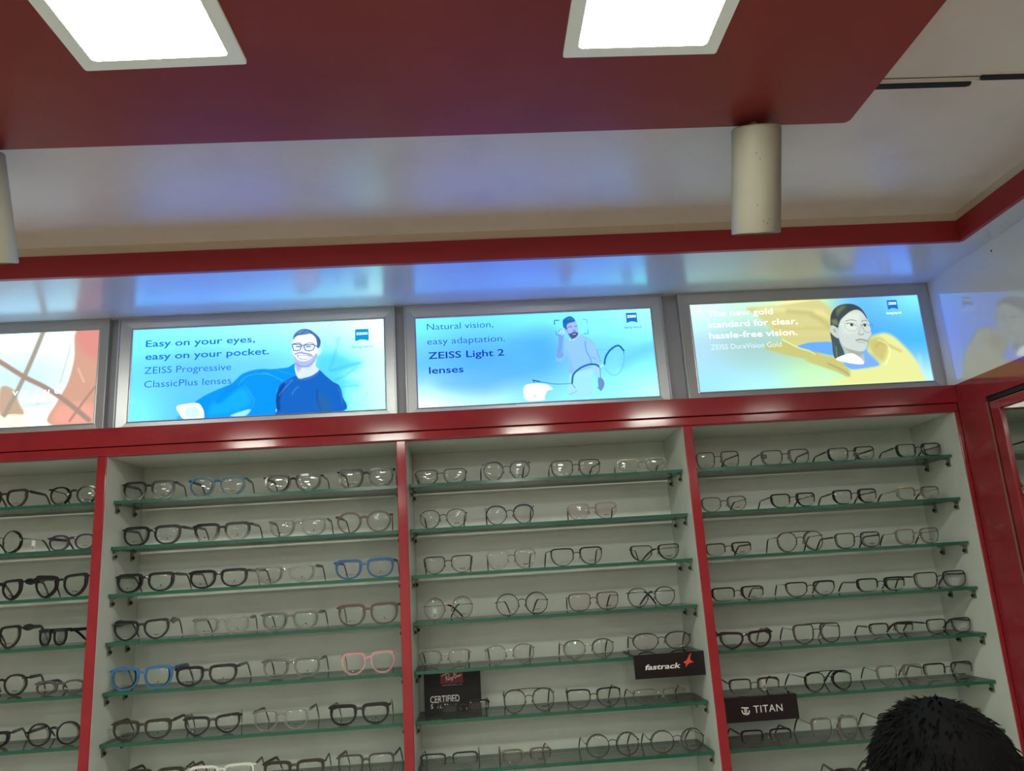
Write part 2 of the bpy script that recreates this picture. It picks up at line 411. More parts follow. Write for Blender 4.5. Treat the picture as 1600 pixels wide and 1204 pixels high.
ART[2]=[
('P',(80,212,255),[(725,415),(794,349),(870,434),(900,491),(831,609),(891,723),(846,737),(833,985),(736,869)],90,0.75),
('L',(60,190,240),[(817,191),(801,382),(780,528)],26,24,0.3),
('L',(50,180,240),[(785,550),(831,525),(900,481)],26,24,0.35),
('L',(50,180,240),[(804,658),(842,611),(888,532)],22,24,0.3),
('L',(60,190,240),[(830,735),(891,728)],14,10,0.3),
('L',(70,200,235),[(913,882),(929,811)],8,5,0.3),
('P',(16,158,255),[(251,828),(291,756),(346,691),(390,645),(412,595),(438,536),(487,500),(540,499),(528,504),(565,502),(615,491),(647,453),(651,585),(604,642),(572,742),(569,1011),(493,1006),(442,1005),(286,1000),(289,931),(269,841)],5,1.0),
('P',(30,190,255),[(304,974),(329,813),(383,717),(439,683),(470,780),(463,893),(389,965)],45,0.7),
('P',(8,140,245),[(329,813),(365,714),(413,648),(432,661),(351,847)],25,0.6),
('L',(110,205,255),[(420,659),(446,579),(487,548),(541,555),(513,541),(547,566),(581,618),(596,641)],6,4,0.7),
('L',(90,200,255),[(447,663),(470,770),(485,834),(475,926)],6,4,0.5),
('L',(90,200,255),[(565,509),(603,547),(649,585)],5,4,0.6),
('P',(60,188,250),[(185,996),(199,954),(220,1001)],4,1.0),
('P',(200,238,255),[(390,986),(469,927),(445,1006)],10,0.85),
('P',(238,251,255),[(181,867),(203,842),(262,835),(283,894),(289,951),(283,1003),(216,1002),(193,938)],4,1.0),
('P',(195,228,252),[(215,900),(248,863),(270,908),(269,989),(223,983)],30,0.6),
('P',(220,230,250),[(570,939),(584,946),(582,1008),(569,1011)],3,1.0),
('P',(28,108,203),[(653,591),(638,594),(600,647),(581,686),(572,763),(569,846),(573,949),(588,1013),(831,1002),(831,840),(819,723),(793,673),(763,600),(738,537),(717,578),(687,606),(660,616)],4,1.0),
('P',(22,72,150),[(574,763),(589,687),(604,665),(591,776),(584,848),(586,951),(574,950),(569,846)],10,0.8),
('L',(120,180,235),[(580,795),(604,715),(634,636)],7,4,0.7),
('L',(110,175,235),[(632,792),(642,741),(657,712)],9,6,0.6),
('L',(110,175,235),[(604,663),(634,625)],7,4,0.5),
('L',(20,80,165),[(732,753),(732,868),(747,984)],20,14,0.6),
('L',(90,160,230),[(815,744),(826,829),(830,913)],8,6,0.5),
('P',(70,110,150),[(740,817),(770,873),(784,968),(732,971)],60,0.45),
('L',(90,160,225),[(653,628),(687,632),(721,600),(740,555)],9,4,0.6),
('P',(216,226,248),[(646,442),(653,609),(687,613),(717,586),(738,536),(725,489),(722,372)],3,1.0),
('P',(160,175,222),[(647,442),(656,544),(668,503),(702,495),(722,415),(702,444)],14,0.75),
('P',(214,230,250),[(735,290),(749,295),(746,345),(736,376),(729,362)],4,1.0),
('P',(234,240,253),[(635,168),(630,253),(633,360),(644,436),(660,472),(679,487),(699,471),(718,425),(729,362),(737,267),(729,169),(710,129),(671,132),(644,153)],4,1.0),
('P',(172,186,224),[(633,355),(644,436),(660,476),(680,489),(700,472),(719,427),(730,341),(720,372),(702,414),(679,432),(656,417),(641,372)],10,0.8),
('L',(90,115,170),[(645,442),(660,478),(681,490),(701,474),(719,429),(729,362)],6,5,0.7),
('L',(140,150,195),[(643,349),(660,334),(675,342),(702,359),(711,381)],16,6,0.8),
('P',(110,120,170),[(650,363),(679,365),(704,376),(692,409),(675,415),(660,402)],4,0.7),
('P',(248,250,255),[(656,370),(698,380),(689,404),(666,401)],3,1.0),
('L',(170,175,210),[(675,270),(671,312),(668,329),(679,336)],9,5,0.6),
('P',(98,132,188),[(634,187),(638,130),(652,90),(671,69),(690,71),(710,95),(733,152),(745,205),(743,270),(733,294),(731,266),(728,199),(717,150),(702,127),(671,132),(648,150)],5,1.0),
('L',(160,190,228),[(652,121),(671,97),(694,100)],7,4,0.7),
('L',(45,80,140),[(667,118),(690,83),(710,112),(733,169),(742,235)],7,4,0.7),
('L',(45,80,140),[(641,152),(652,121),(663,134),(694,128)],7,4,0.6),
('P',(70,105,165),[(731,180),(743,209),(742,268),(733,292),(731,245)],8,0.7),
('L',(80,95,140),[(635,234),(652,224),(666,232)],8,4,0.8),
('L',(80,95,140),[(683,241),(702,230),(717,241)],8,4,0.8),
('L',(60,80,130),[(648,264),(663,266)],12,6,0.8),
('L',(60,80,130),[(688,271),(704,273)],12,6,0.8),
('L',(20,80,115),[(632,236),(667,247),(665,281),(660,308),(639,306),(634,275),(632,236)],9,2,1.0),
('L',(20,80,115),[(679,251),(719,254),(718,288),(710,315),(687,314),(680,281),(679,251)],9,2,1.0),
('L',(28,95,128),[(667,253),(679,254)],8,2,1.0),
('L',(28,95,128),[(719,254),(736,284)],8,2,1.0),
]
ART[3]=[
('P',(80,180,255),[(95,739),(306,617),(518,568),(400,321),(565,231),(555,570),(472,689),(390,753),(266,873)],160,0.55),
('P',(105,205,255),[(875,501),(1002,385),(1006,496),(921,573),(857,652)],70,0.5),
('L',(120,175,205),[(758,448),(807,456),(856,460)],5,3,0.7),
('P',(130,170,222),[(600,257),(620,254),(616,337),(608,445),(617,507),(600,545),(585,521),(586,454),(596,345)],4,1.0),
('L',(205,222,245),[(605,252),(609,214),(618,191)],14,4,1.0),
('L',(90,125,185),[(601,224),(606,203),(617,187)],6,3,0.8),
('L',(205,222,245),[(613,259),(620,238),(622,216)],12,4,1.0),
('P',(140,198,238),[(578,498),(586,517),(605,517),(621,469),(618,525),(604,565),(584,558)],4,1.0),
('P',(170,224,255),[(642,678),(629,817),(621,949),(717,962),(728,754),(735,647)],6,1.0),
('P',(152,205,250),[(643,301),(627,338),(616,446),(632,536),(629,666),(641,691),(733,647),(729,592),(759,602),(769,575),(756,420),(738,330),(711,285),(686,263),(660,326)],5,1.0),
('P',(135,190,242),[(624,447),(639,493),(649,690),(633,683),(632,536)],25,0.6),
('L',(80,130,190),[(710,348),(711,448),(725,537),(728,592)],8,4,0.8),
('L',(95,150,205),[(731,527),(750,551)],6,4,0.7),
('L',(100,150,200),[(756,442),(762,520),(768,581)],8,4,0.6),
('P',(170,216,250),[(733,609),(763,631),(762,764),(748,762),(734,679)],5,1.0),
('P',(112,150,206),[(751,768),(769,779),(775,845),(759,911),(750,881)],5,1.0),
('L',(20,60,110),[(746,870),(748,881)],7,3,1.0),
('P',(170,195,238),[(630,184),(637,95),(671,88),(681,136),(684,223),(671,297),(653,306),(638,257)],4,1.0),
('P',(160,185,228),[(625,188),(632,178),(636,223),(630,219)],4,1.0),
('P',(38,112,188),[(622,162),(622,93),(635,62),(652,46),(668,66),(674,107),(648,126),(637,151),(638,201),(627,181)],4,1.0),
('L',(90,170,225),[(641,85),(655,73),(667,88)],7,4,0.7),
('P',(62,82,142),[(637,207),(643,246),(655,242),(663,230),(674,231),(683,251),(678,291),(662,309),(647,285)],6,0.9),
('L',(225,220,240),[(660,259),(672,253)],7,3,1.0),
('L',(62,82,142),[(643,172),(659,167)],9,4,0.7),
('L',(62,82,142),[(670,168),(680,161)],8,4,0.8),
('L',(80,100,150),[(663,210),(672,217)],9,5,0.7),
('L',(235,245,255),[(644,313),(652,328),(669,305),(686,268)],10,4,0.8),
('L',(70,100,150),[(652,330),(656,309)],8,4,0.7),
('L',(36,104,152),[(586,134),(587,89),(606,89)],10,2,1.0),
('L',(60,130,170),[(708,93),(725,95),(725,134)],6,2,1.0),
('L',(60,130,170),[(725,212),(725,256),(707,254)],6,2,1.0),
('L',(60,130,170),[(589,212),(590,253),(605,255)],7,2,1.0),
('L',(18,92,148),[(477,756),(505,775)],13,3,1.0),
('L',(30,105,155),[(505,775),(541,796),(577,812),(637,813)],6,2,1.0),
('L',(18,105,160),[(481,760),(482,787)],7,2,1.0),
('L',(18,105,165),[(640,810),(648,717),(674,655),(699,623),(724,608),(748,616),(760,642)],19,3,1.0),
('L',(225,245,255),[(762,645),(772,628),(784,616)],9,3,1.0),
('L',(18,105,165),[(783,615),(791,534),(815,452),(849,410),(870,470)],19,3,1.0),
('L',(90,160,205),[(870,473),(867,588),(851,695),(825,745),(801,723),(784,653)],4,2,0.9),
('L',(40,110,160),[(763,651),(762,764)],6,2,1.0),
('L',(40,110,160),[(640,818),(651,865)],5,2,1.0),
('L',(40,110,160),[(869,473),(869,506)],6,2,1.0),
('P',(236,255,255),[(435,866),(448,806),(489,794),(532,810),(557,861),(535,881),(522,941),(516,979),(446,976)],3,1.0),
('P',(190,225,250),[(474,914),(486,915),(485,947),(473,945)],10,0.6),
('L',(90,150,195),[(625,934),(646,915),(658,896)],5,3,0.7),
]
ART[4]=[
('P',(214,211,150),[(245,63),(368,51),(529,6),(567,11),(598,79),(632,201),(604,304),(594,377),(592,505),(537,496),(479,499),(500,501),(439,536),(378,444),(331,291),(291,170)],26,1.0),
('P',(226,225,170),[(288,69),(407,67),(562,118),(579,141),(597,229),(537,168),(499,142),(442,135),(325,110)],30,0.7),
('L',(190,182,108),[(423,122),(520,155),(521,177),(557,234),(591,323)],47,34,0.5),
('L',(200,192,112),[(355,294),(431,330),(510,334),(527,337),(593,355)],26,28,0.45),
('L',(205,205,130),[(393,446),(463,455),(541,465),(540,449),(590,471)],30,30,0.5),
('P',(112,178,255),[(441,536),(500,497),(562,501),(538,494),(595,516),(595,651),(530,622),(473,594),(495,584)],5,1.0),
('P',(205,200,122),[(295,528),(376,475),(439,546),(553,639),(528,646),(596,689),(626,767),(654,864),(640,918),(594,851),(539,787),(466,705),(469,685),(376,616)],14,0.9),
('L',(160,150,95),[(561,749),(615,828),(642,888)],20,14,0.5),
('L',(250,250,190),[(378,444),(439,546),(494,605),(509,638)],9,6,0.7),
('P',(224,226,164),[(748,533),(764,461),(798,434),(830,425),(866,474),(899,573),(930,692),(950,799),(962,914),(968,987),(877,996),(566,980),(641,913),(653,838),(732,822),(783,788),(764,702),(738,626)],26,1.0),
('P',(202,192,112),[(748,522),(779,474),(813,499),(829,585),(814,688),(794,748),(759,660)],40,0.75),
('L',(180,168,90),[(780,579),(799,539),(821,553),(882,644)],20,28,0.45),
('L',(252,250,200),[(793,507),(829,564),(833,669),(805,790)],12,10,0.6),
('P',(132,182,255),[(723,603),(749,690),(779,787),(733,814),(654,823),(627,731),(712,770)],8,1.0),
('P',(205,225,255),[(952,726),(968,718),(965,873),(996,981),(956,934)],30,0.5),
('P',(72,96,98),[(592,387),(591,513),(590,675),(615,695),(638,667),(636,613),(627,476),(615,453)],4,1.0),
('L',(185,180,110),[(606,557),(603,681)],6,3,0.9),
('L',(120,140,130),[(599,514),(598,660)],8,5,0.6),
('P',(192,202,194),[(627,454),(636,613),(639,646),(665,648),(687,671),(715,760),(717,623),(733,589),(697,526)],4,1.0),
('P',(160,165,150),[(643,561),(691,620),(720,623),(702,684),(666,643)],24,0.6),
('P',(252,255,255),[(598,696),(662,645),(698,692),(713,766),(674,765),(621,730)],3,1.0),
('P',(207,216,212),[(640,234),(630,328),(626,460),(643,567),(691,618),(722,624),(738,576),(750,491),(768,430),(767,324),(763,249),(744,161),(722,137),(677,153)],4,1.0),
('P',(225,230,222),[(662,205),(704,167),(734,203),(722,318),(705,401),(650,394)],50,0.6),
('P',(206,210,202),[(591,360),(601,312),(616,321),(627,391),(624,463),(608,444),(594,400)],4,1.0),
('L',(110,110,110),[(609,357),(614,390)],12,6,0.6),
('P',(66,82,84),[(598,308),(605,198),(623,125),(650,80),(687,66),(718,81),(743,129),(758,206),(762,265),(747,183),(726,142),(697,155),(666,205),(644,256),(634,308),(627,341),(608,310)],4,1.0),
('P',(150,150,100),[(635,127),(662,87),(677,99),(649,160),(634,201)],24,0.6),
('P',(160,160,120),[(604,251),(628,243),(630,307),(609,299)],14,0.6),
('L',(130,140,138),[(666,269),(690,257),(713,271)],8,4,0.9),
('L',(130,140,138),[(736,280),(750,270),(762,281)],8,4,0.9),
('P',(235,236,230),[(672,310),(684,299),(697,305),(704,329),(688,329)],3,1.0),
('P',(50,70,80),[(684,303),(695,305),(696,328),(684,326)],3,1.0),
('L',(70,85,90),[(670,303),(684,295),(699,303),(705,329)],6,3,1.0),
('P',(235,236,230),[(734,328),(744,315),(755,318),(759,334),(745,340)],3,1.0),
('P',(50,70,80),[(742,317),(752,318),(752,339),(742,338)],3,1.0),
('L',(70,85,90),[(733,328),(745,311),(756,314),(760,332)],6,3,1.0),
('L',(125,115,115),[(697,499),(715,489),(730,497),(746,509)],10,4,1.0),
('L',(175,165,160),[(705,519),(736,527)],10,7,0.7),
('L',(150,150,145),[(713,423),(722,437),(736,426)],9,5,0.8),
('L',(165,170,165),[(730,319),(717,392),(713,423)],10,8,0.5),
('L',(240,240,215),[(632,309),(664,299)],5,2,0.8),
('L',(110,130,135),[(658,294),(676,292)],4,2,0.8),
('L',(120,140,150),[(660,300),(664,364),(694,389),(712,360),(712,296)],4,2,0.6),
('L',(80,120,145),[(734,315),(741,395),(760,413),(778,368),(780,326),(765,276)],4,2,0.8),
('L',(70,110,140),[(763,334),(782,326)],6,2,0.8),
]
RECT = {1: (-.735, -.043, 2.137, 2.387), 2: (.0450, .6998, 2.1355, 2.3820), 3: (.786, 1.4231, 2.1335, 2.3785), 4: (1.5343, 2.1774, 2.1375, 2.3835)}
def smoothpts(P, closed, sub=5):
    P = [np.array(p, float) for p in P]; n = len(P); out = []
    rng = range(n if closed else n - 1)
    for i in rng:
        p0 = P[(i - 1) % n] if closed or i > 0 else P[0]; p1 = P[i]; p2 = P[(i + 1) % n]
        p3 = P[(i + 2) % n] if closed or i + 2 < n else P[-1]
        for k in range(sub):
            t = k / sub
            out.append(.5 * ((2 * p1) + (-p0 + p2) * t + (2 * p0 - 5 * p1 + 4 * p2 - p3) * t * t + (-p0 + 3 * p1 - 3 * p2 + p3) * t ** 3))
    if not closed: out.append(P[-1])
    return np.array(out)
def seg_dist(X, Y, A, B):
    d = B - A; L = max(d @ d, 1e-9)
    t = np.clip(((X - A[0]) * d[0] + (Y - A[1]) * d[1]) / L, 0, 1)
    return (X - A[0] - t * d[0]) ** 2 + (Y - A[1] - t * d[1]) ** 2
def paint(k, nx, ny, asp):
    """colours of the printed sheet on an nx x ny grid (y units = 1000 per height)"""
    u = np.linspace(0, 1, nx); v = np.linspace(0, 1, ny); U, V = np.meshgrid(u, v)
    X = U * 1000 * asp; Y = V * 1000
    bg = np.array(BG[k], float); r, c = bg.shape[:2]
    fu = U * (c - 1); fv = V * (r - 1); iu = np.clip(fu.astype(int), 0, c - 2); iv = np.clip(fv.astype(int), 0, r - 2)
    a = (fu - iu); b = (fv - iv); a = (a * a * (3 - 2 * a))[..., None]; b = (b * b * (3 - 2 * b))[..., None]
    C = (bg[iv, iu] * (1 - a) + bg[iv, iu + 1] * a) * (1 - b) + (bg[iv + 1, iu] * (1 - a) + bg[iv + 1, iu + 1] * a) * b
    for op in ART[k]:
        if op[0] == 'P':
            _, colr, pts, soft, al = op; S = smoothpts([(p[0] * asp, p[1]) for p in pts], True)
            soft = soft * 1.0
        else:
            _, colr, pts, wd, soft, al = op; S = smoothpts([(p[0] * asp, p[1]) for p in pts], False)
        mg = soft * 2 + (wd if op[0] == 'L' else 0) + 6
        x0, x1 = S[:, 0].min() - mg, S[:, 0].max() + mg; y0, y1 = S[:, 1].min() - mg, S[:, 1].max() + mg
        i0, i1 = np.searchsorted(v * 1000, [y0, y1]); j0, j1 = np.searchsorted(u * 1000 * asp, [x0, x1])
        if i1 <= i0 or j1 <= j0: continue
        xs, ys = X[i0:i1, j0:j1], Y[i0:i1, j0:j1]
        D = np.full(xs.shape, 1e12); ins = np.zeros(xs.shape, bool)
        n = len(S); last = n if op[0] == 'P' else n - 1
        for i in range(last):
            A, B = S[i], S[(i + 1) % n]
            D = np.minimum(D, seg_dist(xs, ys, A, B))
            if op[0] == 'P':
                cr = (A[1] > ys) != (B[1] > ys)
                with np.errstate(divide='ignore', invalid='ignore'):
                    xi = A[0] + (ys - A[1]) * (B[0] - A[0]) / (B[1] - A[1] if B[1] != A[1] else 1e-9)
                ins ^= cr & (xs < xi)
        D = np.sqrt(D)
        sd = np.where(ins, -D, D) if op[0] == 'P' else D - wd / 2
        sf = max(soft, 3.0)
        m = np.clip(.5 - sd / (2 * sf), 0, 1); m = (m * m * (3 - 2 * m) * al)[..., None]
        C[i0:i1, j0:j1] = C[i0:i1, j0:j1] * (1 - m) + np.array(colr, float) * m
    return np.clip(C, 0, 255)
def printmat():
    m = bpy.data.materials.new('backlit_print'); m.use_nodes = True; nt = m.node_tree; nt.nodes.clear()
    e = nt.nodes.new('ShaderNodeEmission'); o = nt.nodes.new('ShaderNodeOutputMaterial'); a = nt.nodes.new('ShaderNodeAttribute')
    a.attribute_name = 'ink'; e.inputs[1].default_value = SIGN
    nt.links.new(a.outputs['Color'], e.inputs[0]); nt.links.new(e.outputs[0], o.inputs[0]); return m
PRINT = printmat()
INK = {n: emit('ink_' + n, c, SIGN * (1.7 if n in ('white', 'cream') else 1.2 if n == 'pale' else 1)) for n, c in dict(blue=(34, 116, 204), slate=(44, 112, 168), grey=(38, 88, 130), navy=(22, 66, 128), white=(236, 250, 255), pale=(224, 244, 250), logo=(20, 160, 225), royal=(35, 118, 215), cream=(255, 255, 250)).items()}
TEXTS = {2: [('Easy on your eyes,', 51, 483, 193, 75, .012, 'blue'), ('easy on your pocket.', 52, 539, 336, 75, .012, 'blue'), ('ZEISS Progressive', 51, 390, 491, 78, -.004, 'slate'), ('ClassicPlus lenses', 53, 392, 641, 78, -.004, 'slate')],
         3: [('Natural vision,', 46, 325, 133, 76, -.006, 'grey'), ('easy adaptation.', 45, 371, 300, 76, -.006, 'grey'), ('ZEISS Light 2', 47, 364, 462, 78, .012, 'navy'), ('lenses', 48, 191, 628, 78, .012, 'navy')],
         4: [('The new gold', 71, 355, 146, 72, .008, 'white'), ('standard for clear,', 68, 456, 273, 72, .008, 'white'), ('hassle-free vision.', 68, 447, 401, 72, .008, 'white'), ('ZEISS DuraVision Gold', 69, 372, 529, 62, -.004, 'pale')],
         1: []}
LOGO = {2: (884, 939, 100, 238, 870, 954, 311, 'logo', 'slate'), 3: (894, 941, 38, 158, 882, 955, 217, 'royal', 'navy'), 4: (861, 905, 47, 159, 850, 916, 210, 'royal', 'white')}
OUT = {1: (-.764, -.0147), 2: (.0085, .7307), 3: (.7555, 1.4559), 4: (1.5005, 2.2085)}
LBL = {1: 'backlit peach sign with vogue lettering cut off at left', 2: 'blue backlit sign with a smiling man wearing glasses and navy shirt',
       3: 'blue backlit sign with a bearded man behind giant spectacles', 4: 'backlit sign with a woman wrapped in swirling yellow cloth'}
for k in (1, 2, 3, 4):
    x0, x1, z0, z1 = RECT[k]; a0, a1 = OUT[k]; c0, c1 = 2.108, 2.4155
    t = thing('light_box', LBL[k], 'light box', ((x0 + x1) / 2, YP, (z0 + z1) / 2), 0, 'backlit signs above the cabinets')
    cx, cz = (x0 + x1) / 2, (z0 + z1) / 2
    X0, X1, Z0, Z1 = x0 - cx, x1 - cx, z0 - cz, z1 - cz; A0, A1, C0, C1 = a0 - cx, a1 - cx, c0 - cz, c1 - cz
    W_, H_ = x1 - x0, z1 - z0; asp = W_ / H_
    # mitred aluminium frame: four profiles
    m = MB()
    def ring(i, y):  # i: 0 outer .. 1 inner
        return [(A0 + (X0 - A0) * i, y, C0 + (Z0 - C0) * i), (A1 + (X1 - A1) * i, y, C0 + (Z0 - C0) * i), (A1 + (X1 - A1) * i, y, C1 + (Z1 - C1) * i), (A0 + (X0 - A0) * i, y, C1 + (Z1 - C1) * i)]
    prof = [(0, .014), (0, -.004), (.10, -.004), (.14, -.0005), (.86, .0015), (.94, .0005), (1, .0015), (1, .006)]
    for i in range(len(prof) - 1):
        r0, r1 = ring(*prof[i]), ring(*prof[i + 1])
        for s in range(4):
            m.add([r0[s], r0[(s + 1) % 4], r1[(s + 1) % 4], r1[s]], [(0, 1, 2, 3)])
    m.build('frame', ALU, t, fix=False)
    # mitre seams
    s_ = MB()
    for (ox, oz), (ix, iz) in zip([(A0, C0), (A1, C0), (A1, C1), (A0, C1)], [(X0, Z0), (X1, Z0), (X1, Z1), (X0, Z1)]):
        s_.tube([(ox + (ix - ox) * .12, .0002, oz + (iz - oz) * .12), (ix, .0014, iz)], .0005, n=5)
    s_.build('mitre_seam', GREYF, t)
    nx, ny = 468, 178
    C = paint(k, nx, ny, asp)
    # vertex grid of the sheet; painted colours become its emission
    u = np.linspace(X0, X1, nx); v = np.linspace(Z1, Z0, ny)
    co = np.zeros((ny * nx, 3)); co[:, 0] = np.tile(u, ny); co[:, 2] = np.repeat(v, nx); co[:, 1] = .0035
    idx = np.arange(ny * nx).reshape(ny, nx)
    f = np.stack([idx[:-1, :-1], idx[1:, :-1], idx[1:, 1:], idx[:-1, 1:]], -1).reshape(-1, 4)
    me = bpy.data.meshes.new('backlit_sheet'); me.from_pydata(co.tolist(), [], f.tolist())
    at = me.color_attributes.new('ink', 'FLOAT_COLOR', 'POINT')
    q = C.reshape(-1, 3) / 255.0; L = np.where(q <= .04045, q / 12.92, ((q + .055) / 1.055) ** 2.4); L = L / (1 - .68 * L ** 5)
    at.data.foreach_set('color', np.concatenate([L, np.ones((len(L), 1))], 1).astype(np.float32).ravel())
    me.materials.append(PRINT)
    o = bpy.data.objects.new('backlit_sheet', me); col.objects.link(o); o.parent = t
    yl = .0030
    PX = lambda p: X0 + W_ * p / 1000.0
    PZ = lambda p: Z1 - H_ * p / 1000.0
    for txt, a, b, base, cap, bold, ink in TEXTS[k]:
        put_text(MB(), txt, PX(a), PX(b), PZ(base), yl, bold=bold, cap=H_ * cap / 1000).build('lettering', INK[ink], t, fix=False)
    if k == 1:
        for ch, p in zip('vogue', (705, 735, 780, 820, 860)):
            pass
        m = MB()
        for ch, a, b in (('v', 698, 719), ('o', 737, 757), ('g', 777, 796), ('u', 815, 832), ('e', 850, 871)):
            put_text(m, ch, PX(a), PX(b), PZ(668), yl, bold=.004, cap=H_ * .073)
        m.build('lettering', INK['cream'], t, fix=False)
    else:
        a, b, za, zb, ta, tb, tz, ink, tink = LOGO[k]
        pts = [(PX(a), PZ(za)), (PX(a), PZ(zb))]
        for i in range(1, 8):
            q = i / 8; pts.append((PX(a + (b - a) * q), PZ(zb) + H_ * .018 * math.sin(PI * q)))
        pts += [(PX(b), PZ(zb)), (PX(b), PZ(za))]
        lg = MB().prism(pts, yl, yl + .0003).build('logo', INK[ink], t)
        zc = za + (zb - za) * .47
        put_text(MB(), 'ZEISS', PX(a + 4), PX(b - 4), PZ(zc), yl - .0003, bold=.02, cap=H_ * .030 if k != 2 else H_ * .026).build('lettering', INK['white'], lg, fix=False)
        put_text(MB(), 'Seeing beyond', PX(ta), PX(tb), PZ(tz), yl, bold=.012, cap=H_ * .026).build('lettering', INK[tink], t, fix=False)
# ------------------------------------------------------------------ eyewear
COL = {  # name: (words, front material, temple material, tip material or None)
    'black': ('black', mat('acetate_black', (20, 20, 23), .22, coat=.4)),
    'darkbrown': ('dark brown', mat('acetate_dark_brown', (44, 34, 30), .25, coat=.3)),
    'brown': ('brown', mat('acetate_brown', (86, 70, 60), .35)),
    'olive': ('olive black', mat('acetate_olive', (48, 46, 32), .3)),
    'plum': ('plum', mat('acetate_plum', (62, 44, 66), .25)),
    'navy': ('navy', mat('acetate_navy', (30, 34, 62), .25)),
    'teal': ('teal blue', mat('acetate_teal', (34, 92, 118), .25)),
    'blue': ('steel blue', mat('acetate_blue', (38, 84, 132), .3)),
    'bluethick': ('bright blue', mat('acetate_bright_blue', (52, 104, 148), .3)),
    'purplegrey': ('purple grey', mat('acetate_purple_grey', (84, 76, 84), .3)),
    'darkgrey': ('dark grey', mat('acetate_dark_grey', (58, 60, 56), .3)),
    'pink': ('pale pink', clearmat('acetate_pink', (.95, .8, .8), .8, (228, 176, 176), .55)),
    'clear': ('clear', clearmat('acetate_clear', (.86, .87, .84), 1.6, (200, 200, 190), .16)),
    'greyclear': ('grey clear', clearmat('acetate_grey_clear', (.72, .73, .71), 1.5, (150, 150, 144), .3)),
    'white': ('white', mat('acetate_white', (206, 208, 200), .3)),
    'blackgold': ('black and gold', mat('acetate_black', (20, 20, 23))),
    'blackfade': ('black to clear', fademat('acetate_fade', (20, 20, 23), (150, 152, 142), .002, .026)),
    'blackm': ('black', mat('metal_black', (24, 24, 26), .3, .4)),
    'gunm': ('gunmetal', mat('metal_gun', (58, 56, 54), .3, .6)),
    'goldm': ('thin gold', mat('metal_gold', (150, 138, 112), .25, .75)),
    'darkgoldm': ('dark gold', mat('metal_dark_gold', (86, 76, 58), .28, .8)),
    'bronzem': ('bronze', mat('metal_bronze', (66, 58, 48), .3, .7)),
    'rosem': ('rose gold', mat('metal_rose', (138, 116, 106), .28, .8)),
    'silverm': ('silver', mat('metal_silver', (150, 150, 146), .25, .85)),
    'pinkm': ('pinkish gold', mat('metal_pink', (158, 128, 122), .28, .8)),
    'olivem': ('olive metal', mat('metal_olive', (62, 60, 46), .3, .5)),
    'darkbrownm': ('dark brown metal', mat('metal_dark_brown', (60, 46, 40), .3, .5)),
    'goldblack': ('gold and black', mat('metal_dark_gold', (110, 92, 62))),
}
GOLD = mat('metal_gold', (176, 148, 104)); BLACKA = mat('acetate_black', (20, 20, 23)); GREYT = mat('acetate_dark_grey', (58, 60, 56))
TIPBROWN = mat('tip_tortoise', (70, 46, 36), .3)
# style: words, exponent, taper, lift, side t, top t, metal?, half?, double bridge?, rimless?
ST = {
    'square': ('square', 3.0, .12, .03, .0040, .0070, 0, 0, 0, 0), 'thick': ('chunky square', 3.1, .13, .03, .0046, .0084, 0, 0, 0, 0),
    'tsq': ('thin square', 3.6, .05, 0, .0022, .0032, 0, 0, 0, 0), 'rsq': ('rounded square', 2.6, .10, .03, .0036, .0056, 0, 0, 0, 0),
    'round': ('round', 2.1, .03, 0, .0028, .0036, 0, 0, 0, 0), 'panto': ('panto', 2.3, .13, 0, .0034, .0044, 0, 0, 0, 0),
    'oval': ('oval', 2.4, .06, .04, .0028, .0042, 0, 0, 0, 0), 'cat': ('cat-eye', 2.5, .14, .16, .0036, .0058, 0, 0, 0, 0),
    'rcat': ('rounded cat-eye', 2.2, .10, .12, .0024, .0034, 0, 0, 0, 0), 'tcat': ('bold cat-eye', 2.6, .18, .20, .0040, .0064, 0, 0, 0, 0),
    'wround': ('round wire', 2.0, 0, 0, .0017, .0018, 1, 0, 0, 0), 'wpanto': ('panto wire', 2.3, .12, 0, .0016, .0018, 1, 0, 0, 0),
    'woval': ('oval wire', 2.5, .06, 0, .0014, .0018, 1, 0, 0, 0), 'wrect': ('rectangular metal', 3.4, .07, 0, .0016, .0024, 1, 0, 0, 0),
    'wsq': ('square wire', 3.3, .10, 0, .0015, .0019, 1, 0, 0, 0), 'wgeo': ('angular wire', 3.0, .20, .08, .0016, .0022, 1, 0, 0, 0),
    'half': ('half-rim', 3.2, .08, 0, .0020, .0036, 1, 1, 0, 0), 'rimless': ('rimless', 2.9, .12, 0, .0008, .0013, 1, 1, 0, 1),
    'browcat': ('brow-line cat-eye', 2.3, .12, .06, .0017, .0042, 1, 0, 0, 0), 'browsq': ('brow-line square', 2.9, .15, .03, .0015, .0034, 1, 0, 0, 0),
    'avi': ('aviator', 2.3, .12, 0, .0018, .0020, 1, 0, 1, 0), 'nav': ('navigator', 3.0, .08, 0, .0022, .0026, 1, 0, 1, 0),
}
